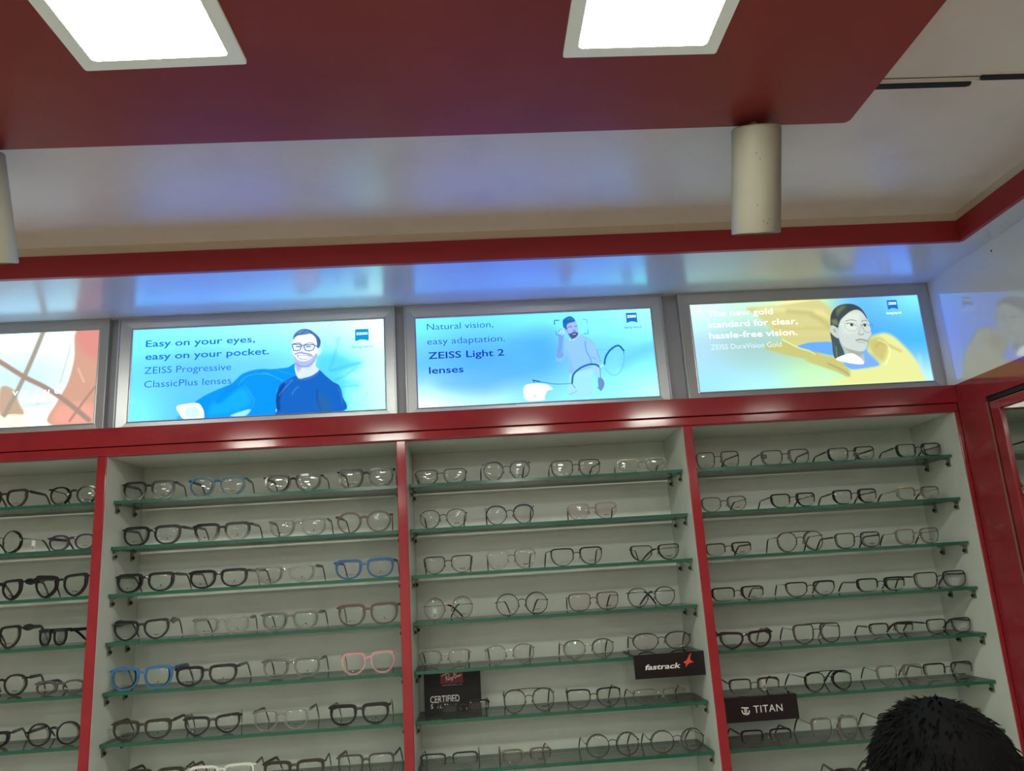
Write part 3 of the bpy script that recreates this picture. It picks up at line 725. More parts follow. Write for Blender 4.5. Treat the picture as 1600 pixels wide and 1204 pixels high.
def eyewear(x, y, z, w, h, style, cname, label, yaw=0.0, fold=(0, 0), tag_=None, prints=None, lens=None, tcol=None, ymax=.222, group='eyeglasses on the shelves', tipc=None):
    words, ex, tap, lift, ts, tt, metal, half, dbl, riml = ST[style]
    fm = COL[cname][1]
    t = thing('eyeglasses', label, 'eyeglasses', (x, y, z), math.radians(yaw), group)
    gap = .0064 if not metal else .0080            # half distance between rims
    lug = .0035
    a = (w / 2 - gap - lug) / 2; b = h / 2; cx = gap + a; N = 44
    wrap = lambda X: .55 * X * X
    # outline of the right-hand rim (x outwards)
    P = []
    for i in range(N):
        th = 2 * PI * i / N
        c, s = math.cos(th), math.sin(th)
        e_ = (ex - .45 if ex > 2.45 else ex) if s <= 0 else ex + (1.5 if ex > 2.45 else 0)
        px = a * math.copysign(abs(c) ** (2 / e_), c); pz = b * math.copysign(abs(s) ** (2 / e_), s)
        px *= 1 + tap * (pz / b) * (.5 if pz > 0 else 1.5)
        if lift: pz += lift * b * max(0, px / a) ** 2 * (.5 + .5 * pz / b) - lift * b * .3 * max(0, -px / a) * (.5 + .5 * pz / b)
        if dbl: px += .10 * a * max(0, -pz / b) * (1 if style == 'avi' else .3)
        P.append((px, pz))
    zmin = min(p[1] for p in P)
    P = [(p[0], p[1] - zmin) for p in P]           # rests on z = 0
    ztop = max(p[1] for p in P)
    nrm = []
    for i in range(N):
        q0, q1 = P[i - 1], P[(i + 1) % N]; dx, dz = q1[0] - q0[0], q1[1] - q0[1]; L = math.hypot(dx, dz) or 1
        nrm.append((dz / L, -dx / L))
    def tk(i):
        zz = (P[i][1] / ztop) * 2 - 1
        k = max(0, min(1, (zz + .1) / .8)); k = k * k * (3 - 2 * k)
        v = ts + (tt - ts) * k
        if not metal and P[i][0] > .55 * a and zz > .2: v += ts * .45 * (zz - .2)
        return v
    I = [(P[i][0] - nrm[i][0] * tk(i), P[i][1] - nrm[i][1] * tk(i)) for i in range(N)]
    dep = .0040 if not metal else .0020
    fr = MB()
    sel = [i for i in range(N + 1)] if not half else [i for i in range(-2 if not riml else -1, N // 2 + (3 if not riml else 2))]
    for sx in (1, -1):
        if riml and cname == 'goldm' and False: continue
        vs = []
        for i in sel:
            i %= N
            for (px, pz), yo in ((P[i], -dep / 2), (P[i], dep / 2), (I[i], dep / 2), (I[i], -dep / 2)):
                X = sx * (cx + px); vs.append((X, wrap(X) + yo, pz))
        k = len(sel); fs = []
        for i in range(k - 1):
            for j in range(4):
                q = i * 4 + j; q2 = i * 4 + (j + 1) % 4
                fs.append((q, q2, q2 + 4, q + 4))
        if half: fs += [(0, 1, 2, 3), tuple(4 * (k - 1) + j for j in (3, 2, 1, 0))]
        fr.add(vs, fs)
    def xin(frac):                                   # inner edge of rim at a height fraction
        best = 1e9
        for (px, pz) in P:
            if abs(pz - frac * ztop) < ztop * .09: best = min(best, cx + px)
        return best if best < 1e8 else gap
    bf = .70 if not metal else .66
    gx = xin(bf) + (ts * .8 if not metal else ts * .5)
    br = .0024 if not metal else .0010
    arch = .0035 if not metal else .003
    bp = [(-gx + 2 * gx * i / 8, wrap(gx) - .0005, bf * ztop + arch * (1 - (i / 4 - 1) ** 2)) for i in range(9)]
    fr.tube(bp, [br * (.8 if not metal else 1)] * 9, [br * (1.25 if not metal else 1)] * 9, n=8, side=(0, 1, 0))
    if dbl:
        gx2 = cx - a * .25
        z2 = ztop - tt * .5
        fr.tube([(-gx2 + 2 * gx2 * i / 6, wrap(gx2) - .0008, z2 + .0012 * (1 - (i / 3 - 1) ** 2)) for i in range(7)], .0011 if style == 'avi' else .0016, n=7)
    # end pieces
    hz = .80 * ztop if not metal else .76 * ztop
    if style in ('square', 'thick', 'cat', 'tcat', 'rsq', 'tsq', 'rcat', 'browsq', 'browcat'): hz = .86 * ztop
    if style in ('wround', 'round'): hz = .62 * ztop
    hx = w / 2 - .0015
    for sx in (1, -1):
        e0 = max((cx + px for (px, pz) in P if abs(pz - hz) < ztop * .12), default=cx + a)
        if not metal:
            fr.tube([(sx * (e0 - .003), wrap(e0), hz), (sx * (hx), wrap(hx) + .001, hz), (sx * hx, wrap(hx) + .007, hz)], [.0022, .0024, .0018], [.0042, .0042, .0036], n=8, side=(0, 1, 0) if False else None)
        else:
            fr.tube([(sx * (e0 - .001), wrap(e0), hz), (sx * (hx - .001), wrap(hx), hz), (sx * hx, wrap(hx) + .006, hz)], .0012, n=6)
    o = fr.build('front_frame', fm, t)
    if style in ('round', 'wround', 'wpanto', 'panto'): pass
    if cname in ('blackgold',):
        g = MB()
        for sx in (1, -1): g.box(min(sx * (w / 2 - .006), sx * (w / 2 + .0006)), max(sx * (w / 2 - .006), sx * (w / 2 + .0006)), wrap(w / 2) - .0036, wrap(w / 2) - .002, hz - .0015, hz + .0015)
        g.build('gold_accent', GOLD, t)
    # lenses
    lm = lens or (LENSG if random.random() < .3 else LENS)
    for sx in (-1, 1):
        vs = []; sh = .55
        R = [(P[i][0] - nrm[i][0] * tk(i) * sh, P[i][1] - nrm[i][1] * tk(i) * sh) for i in range(N)]
        dome = lambda px, pz: -.0014 * (1 - min(1, (px / a) ** 2 * .6 + ((pz - ztop / 2) / b) ** 2 * .6))
        rings = [1.0, .6, .25]
        for yo in (-.0006, .0006):
            for rr in rings:
                for (px, pz) in R:
                    qx = px * rr; qz = ztop / 2 + (pz - ztop / 2) * rr; X = sx * (cx + qx)
                    vs.append((X, wrap(X) + yo + dome(qx, qz), qz))
        fs = []
        for s2 in (0, 1):
            o0 = s2 * 3 * N
            for r_ in range(2):
                for i in range(N):
                    q = (o0 + r_ * N + i, o0 + r_ * N + (i + 1) % N, o0 + (r_ + 1) * N + (i + 1) % N, o0 + (r_ + 1) * N + i)
                    fs.append(q if s2 == 0 else q[::-1])
            f = tuple(o0 + 2 * N + i for i in range(N)); fs.append(f if s2 == 0 else f[::-1])
        for i in range(N): fs.append((i, 3 * N + i, 3 * N + (i + 1) % N, (i + 1) % N))
        lo = MB().add(vs, fs).build('lens', lm, t, smooth=True)
        if prints:
            X0 = sx * cx; yy = wrap(cx) - .0034; m = MB(); zz = .20 * ztop
            if prints == 'dot':
                if sx > 0:
                    m.tube([(X0 + .001, yy, zz + .005), (X0 + .001, yy + .0004, zz + .005)], .0017, n=10)
                    m.box(X0 - .008, X0 + .010, yy, yy + .0003, zz + .0004, zz + .0009)
                else:
                    m.box(X0 - .007, X0 - .0035, yy, yy + .0003, zz + .001, zz + .0035); m.box(X0 - .002, X0 + .010, yy, yy + .0003, zz + .0017, zz + .0024)
            elif prints == 'line':
                if sx > 0: m.box(X0 - .006, X0 + .008, yy, yy + .0003, zz + .001, zz + .0021)
                else: m.box(X0 - .006, X0 + .006, yy, yy + .0003, zz, zz + .0005)
            elif prints == 'dash':
                if sx > 0:
                    for q in range(5): m.box(X0 - .006 + q * .0028, X0 - .0042 + q * .0028, yy, yy + .0003, zz, zz + .0026)
                else: m.box(X0 - .006, X0 + .006, yy, yy + .0003, zz, zz + .0005)
            m.build('demo_print', PRINTK, lo)
    # nose pads
    if metal:
        for sx in (-1, 1):
            m = MB(); zp = .42 * ztop
            m.ball((sx * .0078, wrap(.01) + .0052, zp), (.0018, .0016, .0042), 8, 6)
            m.tube([(sx * (xin(.5) + .0004), wrap(.01) + .0006, .52 * ztop), (sx * .0098, wrap(.01) + .0052, .52 * ztop), (sx * .0084, wrap(.01) + .0055, zp + .001)], .0006, n=5, mi=1)
            m.build('nose_pad', [PAD, fm], t)
    # temples
    yh = wrap(hx) + .0065
    Lh = min(.118, (ymax - y) - yh - .006) if abs(yaw) < 20 else .112
    tm = tcol or (fm if cname not in ('goldblack',) else GOLD)
    if cname == 'blackfade': tm = BLACKA
    if cname in ('clear', 'greyclear', 'white') and tcol is None: tm = GREYT
    for k, sx in enumerate((-1, 1)):
        fa = math.radians(fold[k]) * sx
        pts = []
        n = 14; tipr = .0016 if not metal else .0019
        for i in range(n):
            q = i / (n - 1)
            d = q * Lh
            zz = hz - .0008 * q
            if q > .64: zz = hz - (hz - tipr - .0009) * ((q - .64) / .36) ** 1.35
            s_in = -sx * .004 * q
            ox, oy = s_in, d
            rx = ox * math.cos(fa) - oy * math.sin(fa); ry = ox * math.sin(fa) + oy * math.cos(fa)
            pts.append((sx * hx + rx, yh + ry, zz))
        if not metal:
            hh = [.0042 - .0012 * i / (n - 1) for i in range(n)]
            if style in ('cat', 'tcat') and cname != 'darkbrown': hh = [.0046 + .0036 * math.sin(PI * min(1, i / 5)) if i < 6 else .0046 - .0016 * (i - 5) / 8 for i in range(n)]
            if style == 'rcat': hh = [.0016] * n
            hh[-1] *= .6; ww = [.0014] * n; ww[-1] = .0009
            MB().tube(pts, ww, hh, n=8, side=(math.cos(fa), math.sin(fa), 0)).build('temple', tm, t)
        else:
            thick = style in ('wrect', 'half') and cname not in ('goldm', 'rosem')
            cut = 8 if not thick else 9
            r1 = [.0009] * (cut + 1); r2 = [(.0026 if thick else .0011) - .0004 * i / cut for i in range(cut + 1)]
            to = MB().tube(pts[:cut + 1], r1, r2, n=6, side=(math.cos(fa), math.sin(fa), 0)).build('temple', tm, t)
            tp = [.0014, .0018, .0019, .0019, .0018, .0014][:n - cut] + [.0012] * 5
            tp = tp[:n - cut]
            MB().tube(pts[cut:], tp, [v * 1.35 for v in tp], n=7, side=(math.cos(fa), math.sin(fa), 0)).build('temple_tip', tipc or BLACKA, to)
    if tag_:
        m = MB(); tx = tag_
        m.box(tx - .0045, tx + .0045, .018, .0183, .006, .030); m.tube([(tx, .0182, .030), (tx * .96, .012, hz)], .0003, n=4)
        for q in range(5): m.box(tx - .0035, tx - .0035 + .007, .0177, .018, .0085 + q * .0018, .0095 + q * .0018, mi=1)
        m.build('price_tag', [PAPER, PRINTK], t)
    return t
EYE = [
    (1, 1, -0.273, 0.078, 0.12, 0.041, 0.049, 'cat', 'darkbrown'),
    (1, 1, -0.1, 0.078, 0.124, 0.044, 0.049, 'rcat', 'black'),
    (1, 2, -0.275, 0.078, 0.122, 0.055, 0.063, 'wround', 'goldblack'),
    (1, 2, -0.096, 0.078, 0.121, 0.039, 0.041, 'oval', 'plum'),
    (1, 3, -0.263, 0.078, 0.122, 0.04, 0.052, 'cat', 'black'),
    (1, 3, -0.116, 0.078, 0.135, 0.053, 0.057, 'tcat', 'black'),
    (1, 4, -0.261, 0.078, 0.121, 0.051, 0.056, 'cat', 'black'),
    (1, 4, -0.126, 0.078, 0.07, 0.041, 0.043, 'square', 'black'),
    (1, 5, -0.266, 0.125, 0.131, 0.051, 0.051, 'panto', 'darkbrown'),
    (1, 5, -0.102, 0.081, 0.129, 0.033, 0.033, 'oval', 'purplegrey'),
    (1, 6, -0.287, 0.122, 0.115, 0.035, 0.035, 'square', 'black'),
    (1, 6, -0.11, 0.082, 0.131, 0.052, 0.052, 'round', 'black'),
    (2, 1, 0.087, 0.078, 0.136, 0.042, 0.052, 'rsq', 'blackfade'),
    (2, 1, 0.26, 0.078, 0.146, 0.049, 0.056, 'panto', 'teal'),
    (2, 1, 0.453, 0.078, 0.15, 0.045, 0.049, 'rsq', 'black'),
    (2, 1, 0.641, 0.078, 0.149, 0.049, 0.055, 'square', 'black'),
    (2, 2, 0.1, 0.078, 0.151, 0.048, 0.051, 'square', 'black'),
    (2, 2, 0.275, 0.078, 0.147, 0.045, 0.049, 'square', 'blackfade'),
    (2, 2, 0.466, 0.078, 0.151, 0.047, 0.05, 'square', 'clear'),
    (2, 2, 0.634, 0.078, 0.145, 0.054, 0.055, 'panto', 'brown'),
    (2, 3, 0.086, 0.078, 0.148, 0.047, 0.048, 'square', 'black'),
    (2, 3, 0.269, 0.078, 0.151, 0.045, 0.046, 'square', 'black'),
    (2, 3, 0.436, 0.078, 0.153, 0.046, 0.047, 'square', 'clear'),
    (2, 3, 0.633, 0.078, 0.154, 0.049, 0.048, 'square', 'blue'),
    (2, 4, 0.077, 0.078, 0.139, 0.048, 0.047, 'cat', 'blackgold'),
    (2, 4, 0.28, 0.078, 0.144, 0.044, 0.044, 'square', 'clear'),
    (2, 4, 0.448, 0.078, 0.144, 0.046, 0.044, 'square', 'greyclear'),
    (2, 4, 0.64, 0.078, 0.155, 0.053, 0.049, 'square', 'brown'),
    (2, 5, 0.096, 0.066, 0.153, 0.053, 0.05, 'square', 'bluethick'),
    (2, 5, 0.25, 0.066, 0.151, 0.046, 0.044, 'square', 'black'),
    (2, 5, 0.446, 0.103, 0.147, 0.047, 0.047, 'square', 'greyclear'),
    (2, 5, 0.64, 0.066, 0.135, 0.052, 0.047, 'rsq', 'pink'),
    (2, 6, 0.101, 0.07, 0.142, 0.045, 0.045, 'square', 'olive'),
    (2, 6, 0.265, 0.075, 0.133, 0.044, 0.044, 'tcat', 'black'),
    (2, 6, 0.43, 0.066, 0.137, 0.049, 0.046, 'rsq', 'clear'),
    (2, 6, 0.617, 0.066, 0.149, 0.048, 0.044, 'thick', 'black'),
    (2, 7, 0.128, 0.09, 0.143, 0.046, 0.046, 'square', 'olive'),
    (2, 7, 0.286, 0.083, 0.159, 0.045, 0.045, 'rsq', 'white'),
    (2, 7, 0.461, 0.066, 0.149, 0.046, 0.042, 'square', 'olive'),
    (2, 7, 0.631, 0.066, 0.14, 0.048, 0.043, 'tsq', 'darkgrey'),
    (3, 1, 0.835, 0.078, 0.139, 0.033, 0.041, 'wrect', 'blackm'),
    (3, 1, 1.008, 0.078, 0.129, 0.047, 0.054, 'browcat', 'navy'),
    (3, 1, 1.191, 0.078, 0.137, 0.04, 0.046, 'wrect', 'blackm'),
    (3, 1, 1.368, 0.078, 0.137, 0.037, 0.04, 'woval', 'goldm'),
    (3, 2, 0.837, 0.078, 0.127, 0.047, 0.05, 'wpanto', 'blackm'),
    (3, 2, 1.01, 0.078, 0.131, 0.049, 0.052, 'browcat', 'navy'),
    (3, 2, 1.225, 0.078, 0.133, 0.038, 0.044, 'rimless', 'rosem'),
    (3, 3, 0.845, 0.078, 0.13, 0.044, 0.044, 'browsq', 'darkbrown'),
    (3, 3, 1.007, 0.078, 0.13, 0.05, 0.049, 'rimless', 'goldm'),
    (3, 3, 1.175, 0.078, 0.14, 0.045, 0.043, 'browsq', 'blackm'),
    (3, 3, 1.379, 0.078, 0.134, 0.04, 0.04, 'wgeo', 'blackm'),
    (3, 4, 0.841, 0.078, 0.13, 0.057, 0.055, 'wround', 'pinkm'),
    (3, 4, 1.027, 0.078, 0.138, 0.055, 0.052, 'wround', 'blackm'),
    (3, 4, 1.209, 0.078, 0.134, 0.044, 0.044, 'wsq', 'bronzem'),
    (3, 4, 1.358, 0.078, 0.128, 0.048, 0.046, 'wpanto', 'blackm'),
    (3, 5, 0.825, 0.124, 0.135, 0.04, 0.04, 'woval', 'goldm'),
    (3, 5, 0.988, 0.066, 0.128, 0.047, 0.045, 'wpanto', 'silverm'),
    (3, 5, 1.185, 0.066, 0.133, 0.047, 0.046, 'wpanto', 'goldm'),
    (3, 5, 1.383, 0.125, 0.157, 0.044, 0.046, 'wpanto', 'blackm'),
    (3, 6, 0.868, 0.094, 0.131, 0.034, 0.034, 'half', 'blackm'),
    (3, 6, 1.029, 0.066, 0.13, 0.055, 0.052, 'avi', 'darkbrownm'),
    (3, 6, 1.188, 0.066, 0.139, 0.045, 0.043, 'browsq', 'blackm'),
    (3, 6, 1.352, 0.066, 0.138, 0.034, 0.033, 'rimless', 'goldm'),
    (3, 7, 0.829, 0.066, 0.143, 0.037, 0.03, 'half', 'black'),
    (3, 7, 1.014, 0.066, 0.126, 0.03, 0.026, 'half', 'goldm'),
    (3, 7, 1.225, 0.066, 0.136, 0.054, 0.048, 'wround', 'bronzem'),
    (3, 7, 1.384, 0.066, 0.14, 0.052, 0.048, 'wround', 'darkgoldm'),
    (4, 1, 1.573, 0.078, 0.123, 0.041, 0.047, 'wrect', 'bronzem'),
    (4, 1, 1.757, 0.078, 0.138, 0.039, 0.043, 'wrect', 'gunm'),
    (4, 1, 1.938, 0.078, 0.135, 0.038, 0.039, 'wrect', 'gunm'),
    (4, 1, 2.127, 0.078, 0.134, 0.034, 0.04, 'wrect', 'gunm'),
    (4, 2, 1.575, 0.078, 0.126, 0.038, 0.041, 'woval', 'gunm'),
    (4, 2, 1.761, 0.078, 0.129, 0.038, 0.039, 'half', 'black'),
    (4, 2, 1.929, 0.078, 0.128, 0.039, 0.041, 'half', 'blackm'),
    (4, 2, 2.102, 0.078, 0.127, 0.036, 0.038, 'half', 'goldm'),
    (4, 3, 1.572, 0.078, 0.127, 0.032, 0.033, 'half', 'bronzem'),
    (4, 3, 1.764, 0.078, 0.129, 0.051, 0.05, 'avi', 'darkgoldm'),
    (4, 3, 1.918, 0.078, 0.128, 0.04, 0.04, 'wrect', 'blackm'),
    (4, 3, 2.079, 0.078, 0.122, 0.04, 0.043, 'wsq', 'rosem'),
    (4, 4, 1.582, 0.078, 0.143, 0.036, 0.035, 'half', 'black'),
    (4, 4, 1.773, 0.078, 0.134, 0.038, 0.038, 'browsq', 'black'),
    (4, 4, 1.96, 0.078, 0.135, 0.033, 0.038, 'half', 'black'),
    (4, 4, 2.138, 0.078, 0.145, 0.042, 0.041, 'wrect', 'blackm'),
    (4, 5, 1.584, 0.066, 0.138, 0.041, 0.04, 'tcat', 'black'),
    (4, 5, 1.768, 0.066, 0.128, 0.048, 0.048, 'nav', 'olivem'),
    (4, 5, 1.992, 0.125, 0.126, 0.033, 0.035, 'half', 'bronzem'),
    (4, 5, 2.143, 0.096, 0.124, 0.037, 0.037, 'wrect', 'blackm'),
    (4, 6, 1.591, 0.066, 0.133, 0.039, 0.038, 'half', 'bronzem'),
    (4, 6, 1.779, 0.066, 0.13, 0.047, 0.047, 'avi', 'blackm'),
    (4, 6, 1.974, 0.086, 0.125, 0.047, 0.047, 'rimless', 'goldm'),
    (4, 6, 2.164, 0.125, 0.138, 0.04, 0.043, 'half', 'black'),
    (4, 7, 1.605, 0.066, 0.131, 0.037, 0.035, 'half', 'blackm'),
    (4, 7, 1.779, 0.066, 0.126, 0.054, 0.052, 'nav', 'silverm'),
    (4, 7, 1.958, 0.088, 0.122, 0.05, 0.05, 'woval', 'blackm'),
    (4, 7, 2.146, 0.125, 0.119, 0.04, 0.043, 'half', 'goldm'),
    (4, 8, 1.835, 0.097, 0.127, 0.042, 0.042, 'square', 'black'),
]

ORD = ['first', 'second', 'third', 'fourth']
def place_eyewear():
    count = {}
    for (b, r, x, y, w, h, hz, style, cname) in EYE:
        i = count.get((b, r), 0); count[(b, r)] = i + 1
        ex = dict(EXTRA.get((b, r, i), {}))
        z = SHZ[r - 1] + .0003 + ex.pop('dz', 0)
        H = max(h, min(hz - .002, .057)) if r < 5 else h
        H = max(H, .033)
        if style in ('half', 'rimless'): H = max(H, .034)
        w = ex.pop('w', w); x = ex.pop('x', x)
        x = max(XB[b - 1] + .0155 + w / 2, min(XB[b] - .0165 - w / 2, x))
        f = ex.pop('fold', (random.uniform(-3, 6), random.uniform(-3, 6)))
        ya = ex.pop('yaw', random.uniform(-2.5, 2.5))
        lab = '%s %s eyeglasses, %s from left on %s shelf below %s' % (COL[cname][0], ST[style][0], ORD[i], ROWN[r - 1], SIGNS[b])
        pr = ex.pop('prints', 'dot' if b == 2 and style in ('square', 'thick') else random.choice(['line', 'dash', 'line', None]))
        eyewear(x, y, z, w, H, style, cname, lab, yaw=ya, fold=f, prints=pr, **ex)
EXTRA = {
    (1, 2, 0): dict(tag_=.075, tcol=GOLD), (1, 3, 0): dict(yaw=-8, tcol=COL['navy'][1]), (1, 4, 1): dict(x=-.128, w=.118, yaw=-32, fold=(4, 4), ymax=.2),
    (1, 5, 1): dict(yaw=-6), (2, 4, 0): dict(prints='line'), (2, 6, 1): dict(yaw=10), (3, 2, 2): dict(lens=LENSR),
    (3, 3, 3): dict(fold=(22, 40)), (3, 4, 0): dict(tag_=-.035, fold=(55, 28)), (3, 4, 3): dict(fold=(46, 40)), (3, 4, 2): dict(lens=LENSR),
    (3, 4, 1): dict(fold=(20, 12)), (3, 5, 3): dict(lens=LENSR, dz=.0036), (4, 6, 0): dict(dz=.0036, tag_=.03, tipc=TIPBROWN), (3, 1, 1): dict(fold=(-6, 8)),
    (3, 6, 2): dict(tipc=TIPBROWN), (4, 5, 2): dict(fold=(0, 20)), (4, 1, 0): dict(fold=(4, 8)),
}
place_eyewear()

# ------------------------------------------------------------------ brand stands and card
SMOKE = clearmat('smoked_acrylic', (.30, .31, .29), .9)
WINK = mat('white_print', (214, 216, 210), .6); ORNG = mat('orange_print', (205, 72, 44), .5); REDK = mat('card_red', (128, 22, 34), .5)
def stand(name_label, x0, x1, zt, back, drop):
    t = thing('brand_stand', name_label, 'display stand', ((x0 + x1) / 2, 0, zt), 0, 'black brand stands hooked on the shelf fronts')
    h = (x1 - x0) / 2
    MB().box(-h, h, .046, back, .0003, .0033).build('top_plate', SMOKE, t)
    MB().box(-h, h, .0435, .0475 - .0005, -drop, .0033).build('front_plate', BLACKP, t)
    return t
t = stand('black stand lettered fastrack hooked on the fifth shelf below the bearded man sign', 1.2915, 1.4665, SHZ[4], .19, .053)
def star():
    return [(1050, 365), (1085, 350), (1112, 332), (1132, 300), (1150, 268), (1175, 248), (1203, 244), (1178, 258), (1162, 290), (1160, 330), (1180, 355), (1217, 370), (1170, 376), (1132, 388), (1105, 410), (1080, 442), (1086, 410), (1083, 388)]
fx = lambda u: -.0875 + (u - 300) * .175 / 1075
put_text(MB(), 'fastrack', fx(462), fx(1005), -.0325, .0432, bold=.02, shear=.2, cap=.0125).build('lettering', WINK, t, fix=False)
MB().prism([(fx(u), -.0325 + ((440 - v) + (u - 1050) * -.02) * .000163) for u, v in star()], .0431, .0435).build('logo', ORNG, t)
t = stand('black stand lettered TITAN hooked on the sixth shelf below the yellow cloth sign', 1.506, 1.685, SHZ[5], .155, .054)
tx = lambda u: -.0895 + (u - 150) * .179 / 1190
put_text(MB(), 'TITAN', tx(605), tx(1080), -.0345, .0432, cap=.0175, space=1.1).build('lettering', WINK, t, fix=False)
m = MB(); g = lambda u, v: (tx(u), -.0345 + (800 - v + (u - 470) * -.09) * .000150)
m.prism([g(405, 705), g(525, 705), g(525, 722), g(405, 722)], .0431, .0435)
m.prism([g(448, 715), g(462, 715), g(468, 828), g(452, 815)], .0431, .0435).prism([g(478, 715), g(492, 715), g(492, 815), g(476, 828)], .0431, .0435)
for sgn in (-1, 1):
    P = [(470 + sgn * (22 + 46 * math.cos(a)), 750 + 70 * math.sin(a)) for a in [PI / 2 * i / 6 for i in range(7)]] + [(470 + sgn * (22 + 30 * math.cos(a)), 750 + 50 * math.sin(a)) for a in [PI / 2 * i / 6 for i in range(6, -1, -1)]]
    m.prism([g(u, v) for u, v in P], .0431, .0435)
m.build('logo', WINK, t)
# standing black card
t = thing('display_card', 'black display card with red logo standing on the sixth shelf beside the red post', 'display card', (.841, .150, SHZ[5]))
MB().box(-.0725, .0715, 0, .004, .0004, .1035).build('card', BLACKM, t, bevel=.0008)
cxx = lambda u: -.0725 + (u - 225) * .144 / 875
czz = lambda u, v: .001 + (845 - v - (u - 240) * .06) * .000163
MB().prism([(cxx(480), czz(480, 205)), (cxx(830), czz(830, 185)), (cxx(830), czz(830, 385)), (cxx(480), czz(480, 410))], -.0004, .0).build('logo_panel', REDK, t)
m = MB()
for st in ([(500, 295), (530, 272), (565, 258), (605, 252), (620, 275), (600, 298), (570, 312), (590, 335), (612, 352)], [(565, 265), (568, 320), (577, 368)], [(640, 312), (618, 310), (607, 328), (614, 346), (632, 338), (640, 312), (645, 342)],
           [(652, 308), (658, 332), (674, 328)], [(680, 300), (668, 340), (650, 365)], [(668, 300), (684, 296)], [(690, 240), (698, 285), (707, 325)], [(685, 262), (705, 225), (725, 205), (735, 220), (722, 250), (705, 268), (728, 278), (728, 302), (708, 325)],
           [(762, 278), (745, 282), (740, 300), (754, 302), (764, 284), (768, 300)], [(772, 298), (776, 275), (788, 280), (790, 294)], [(786, 272), (800, 262), (803, 280)]):
    m.tube([(cxx(u), -.0005, czz(u, v)) for u, v in st], .0004, .0009, n=6, side=(0, 1, 0))
m.build('script_logo', WINK, t)
put_text(MB(), 'GENUINE SINCE 1937', cxx(500), cxx(815), czz(500, 436), -.0002, cap=.0022, slope=.0).build('lettering', WINK, t, fix=False)
put_text(MB(), 'CERTIFIED', cxx(312), cxx(765), czz(312, 688), -.0002, bold=.015, cap=.017).build('lettering', WINK, t, fix=False)
put_text(MB(), 'S', cxx(318), cxx(355), czz(318, 768), -.0002, bold=.015, cap=.0105).build('lettering', WINK, t, fix=False)
put_text(MB(), 'AL', cxx(415), cxx(490), czz(415, 762), -.0002, bold=.015, cap=.0085).build('lettering', WINK, t, fix=False)
# ------------------------------------------------------------------ person at lower right, seen from behind
def skinned(name, verts, edges, radii, material, parent, root=0, levels=2):
    me = bpy.data.meshes.new(name); me.from_pydata(verts, edges, [])
    ob = bpy.data.objects.new(name, me); col.objects.link(ob)
    ob.modifiers.new('skin', 'SKIN'); sub = ob.modifiers.new('sub', 'SUBSURF'); sub.levels = levels; sub.render_levels = levels
    if not me.skin_vertices: me.skin_vertices.new()
    for i, r in enumerate(radii):
        sv = me.skin_vertices[0].data[i]; sv.radius = r if hasattr(r, '__len__') else (r, r); sv.use_root = (i == root)
    bpy.context.view_layer.update()
    dg = bpy.context.evaluated_depsgraph_get()
    m2 = bpy.data.meshes.new_from_object(ob.evaluated_get(dg)); m2.name = name
    bpy.data.objects.remove(ob); bpy.data.meshes.remove(me)
    m2.materials.clear(); m2.materials.append(material)
    m2.polygons.foreach_set('use_smooth', [True] * len(m2.polygons))
    o = bpy.data.objects.new(name, m2); col.objects.link(o)
    if parent: o.parent = parent
    return o
SKIN = mat('skin', (150, 108, 84), .5, noise=(30, (140, 98, 76), .4, .7))
HAIRM = mat('black_hair', (7, 7, 7), .75, 0, .08)
SHIRT = mat('dark_shirt', (38, 42, 50), .85); TROUS = mat('dark_trousers', (30, 32, 38), .85); SHOE = mat('dark_shoe', (22, 20, 20), .5)
PX_, PY_ = 1.470, -1.0
person = thing('person', 'person with short black hair seen from behind in front of the shelves', 'person', (PX_, PY_, 0))
# body: pelvis 0, spine, chest, neck, arms, legs (one skin)
V = [(0, 0, .80), (0, 0, .92), (0, .005, 1.06), (0, .0, 1.18), (0, .005, 1.26), (0, .012, 1.32)]
E_ = [(0, 1), (1, 2), (2, 3), (3, 4), (4, 5)]
Rr = [(.135, .10), (.125, .092), (.135, .098), (.135, .092), (.056, .056), (.053, .053)]
def addv(p, r, par): V.append(p); Rr.append(r); E_.append((par, len(V) - 1)); return len(V) - 1
for sx in (-1, 1):
    a = addv((sx * .12, .0, 1.20), (.055, .055), 3); a = addv((sx * .165, 0, 1.165), (.05, .05), a); a = addv((sx * .185, -.005, 1.02), (.041, .041), a)
    a = addv((sx * .195, .0, .90), (.036, .036), a); a = addv((sx * .20, .03, .78), (.029, .029), a); a = addv((sx * .20, .05, .70), (.023, .026), a)
    h = addv((sx * .20, .06, .645), (.013, .030), a)
    l = addv((sx * .085, 0, .72), (.082, .085), 0); l = addv((sx * .09, .005, .58), (.07, .073), l); l = addv((sx * .092, .005, .42), (.052, .055), l)
    l = addv((sx * .094, -.01, .28), (.05, .054), l); l = addv((sx * .095, -.012, .09), (.034, .037), l); l = addv((sx * .097, .03, .045), (.036, .032), l); l = addv((sx * .10, .13, .035), (.034, .026), l)
body = skinned('body', V, E_, Rr, SKIN, person)
for sx in (-1, 1):
    for k, (dy, L) in enumerate(((-.022, .058), (-.007, .068), (.008, .070), (.023, .062))):
        b = (sx * .20, .058 + dy, .63)
        skinned('finger', [b, (b[0] - sx * .004, b[1] + .004, b[2] - L * .5), (b[0] - sx * .012, b[1] + .006, b[2] - L * .8), (b[0] - sx * .022, b[1] + .006, b[2] - L)], [(0, 1), (1, 2), (2, 3)], [.0092, .0086, .008, .0068], SKIN, body, 0, 1)
    b = (sx * .197, .075, .675)
    skinned('thumb', [b, (b[0] - sx * .008, b[1] + .026, b[2] - .03), (b[0] - sx * .014, b[1] + .032, b[2] - .056)], [(0, 1), (1, 2)], [.0115, .0098, .008], SKIN, body, 0, 1)
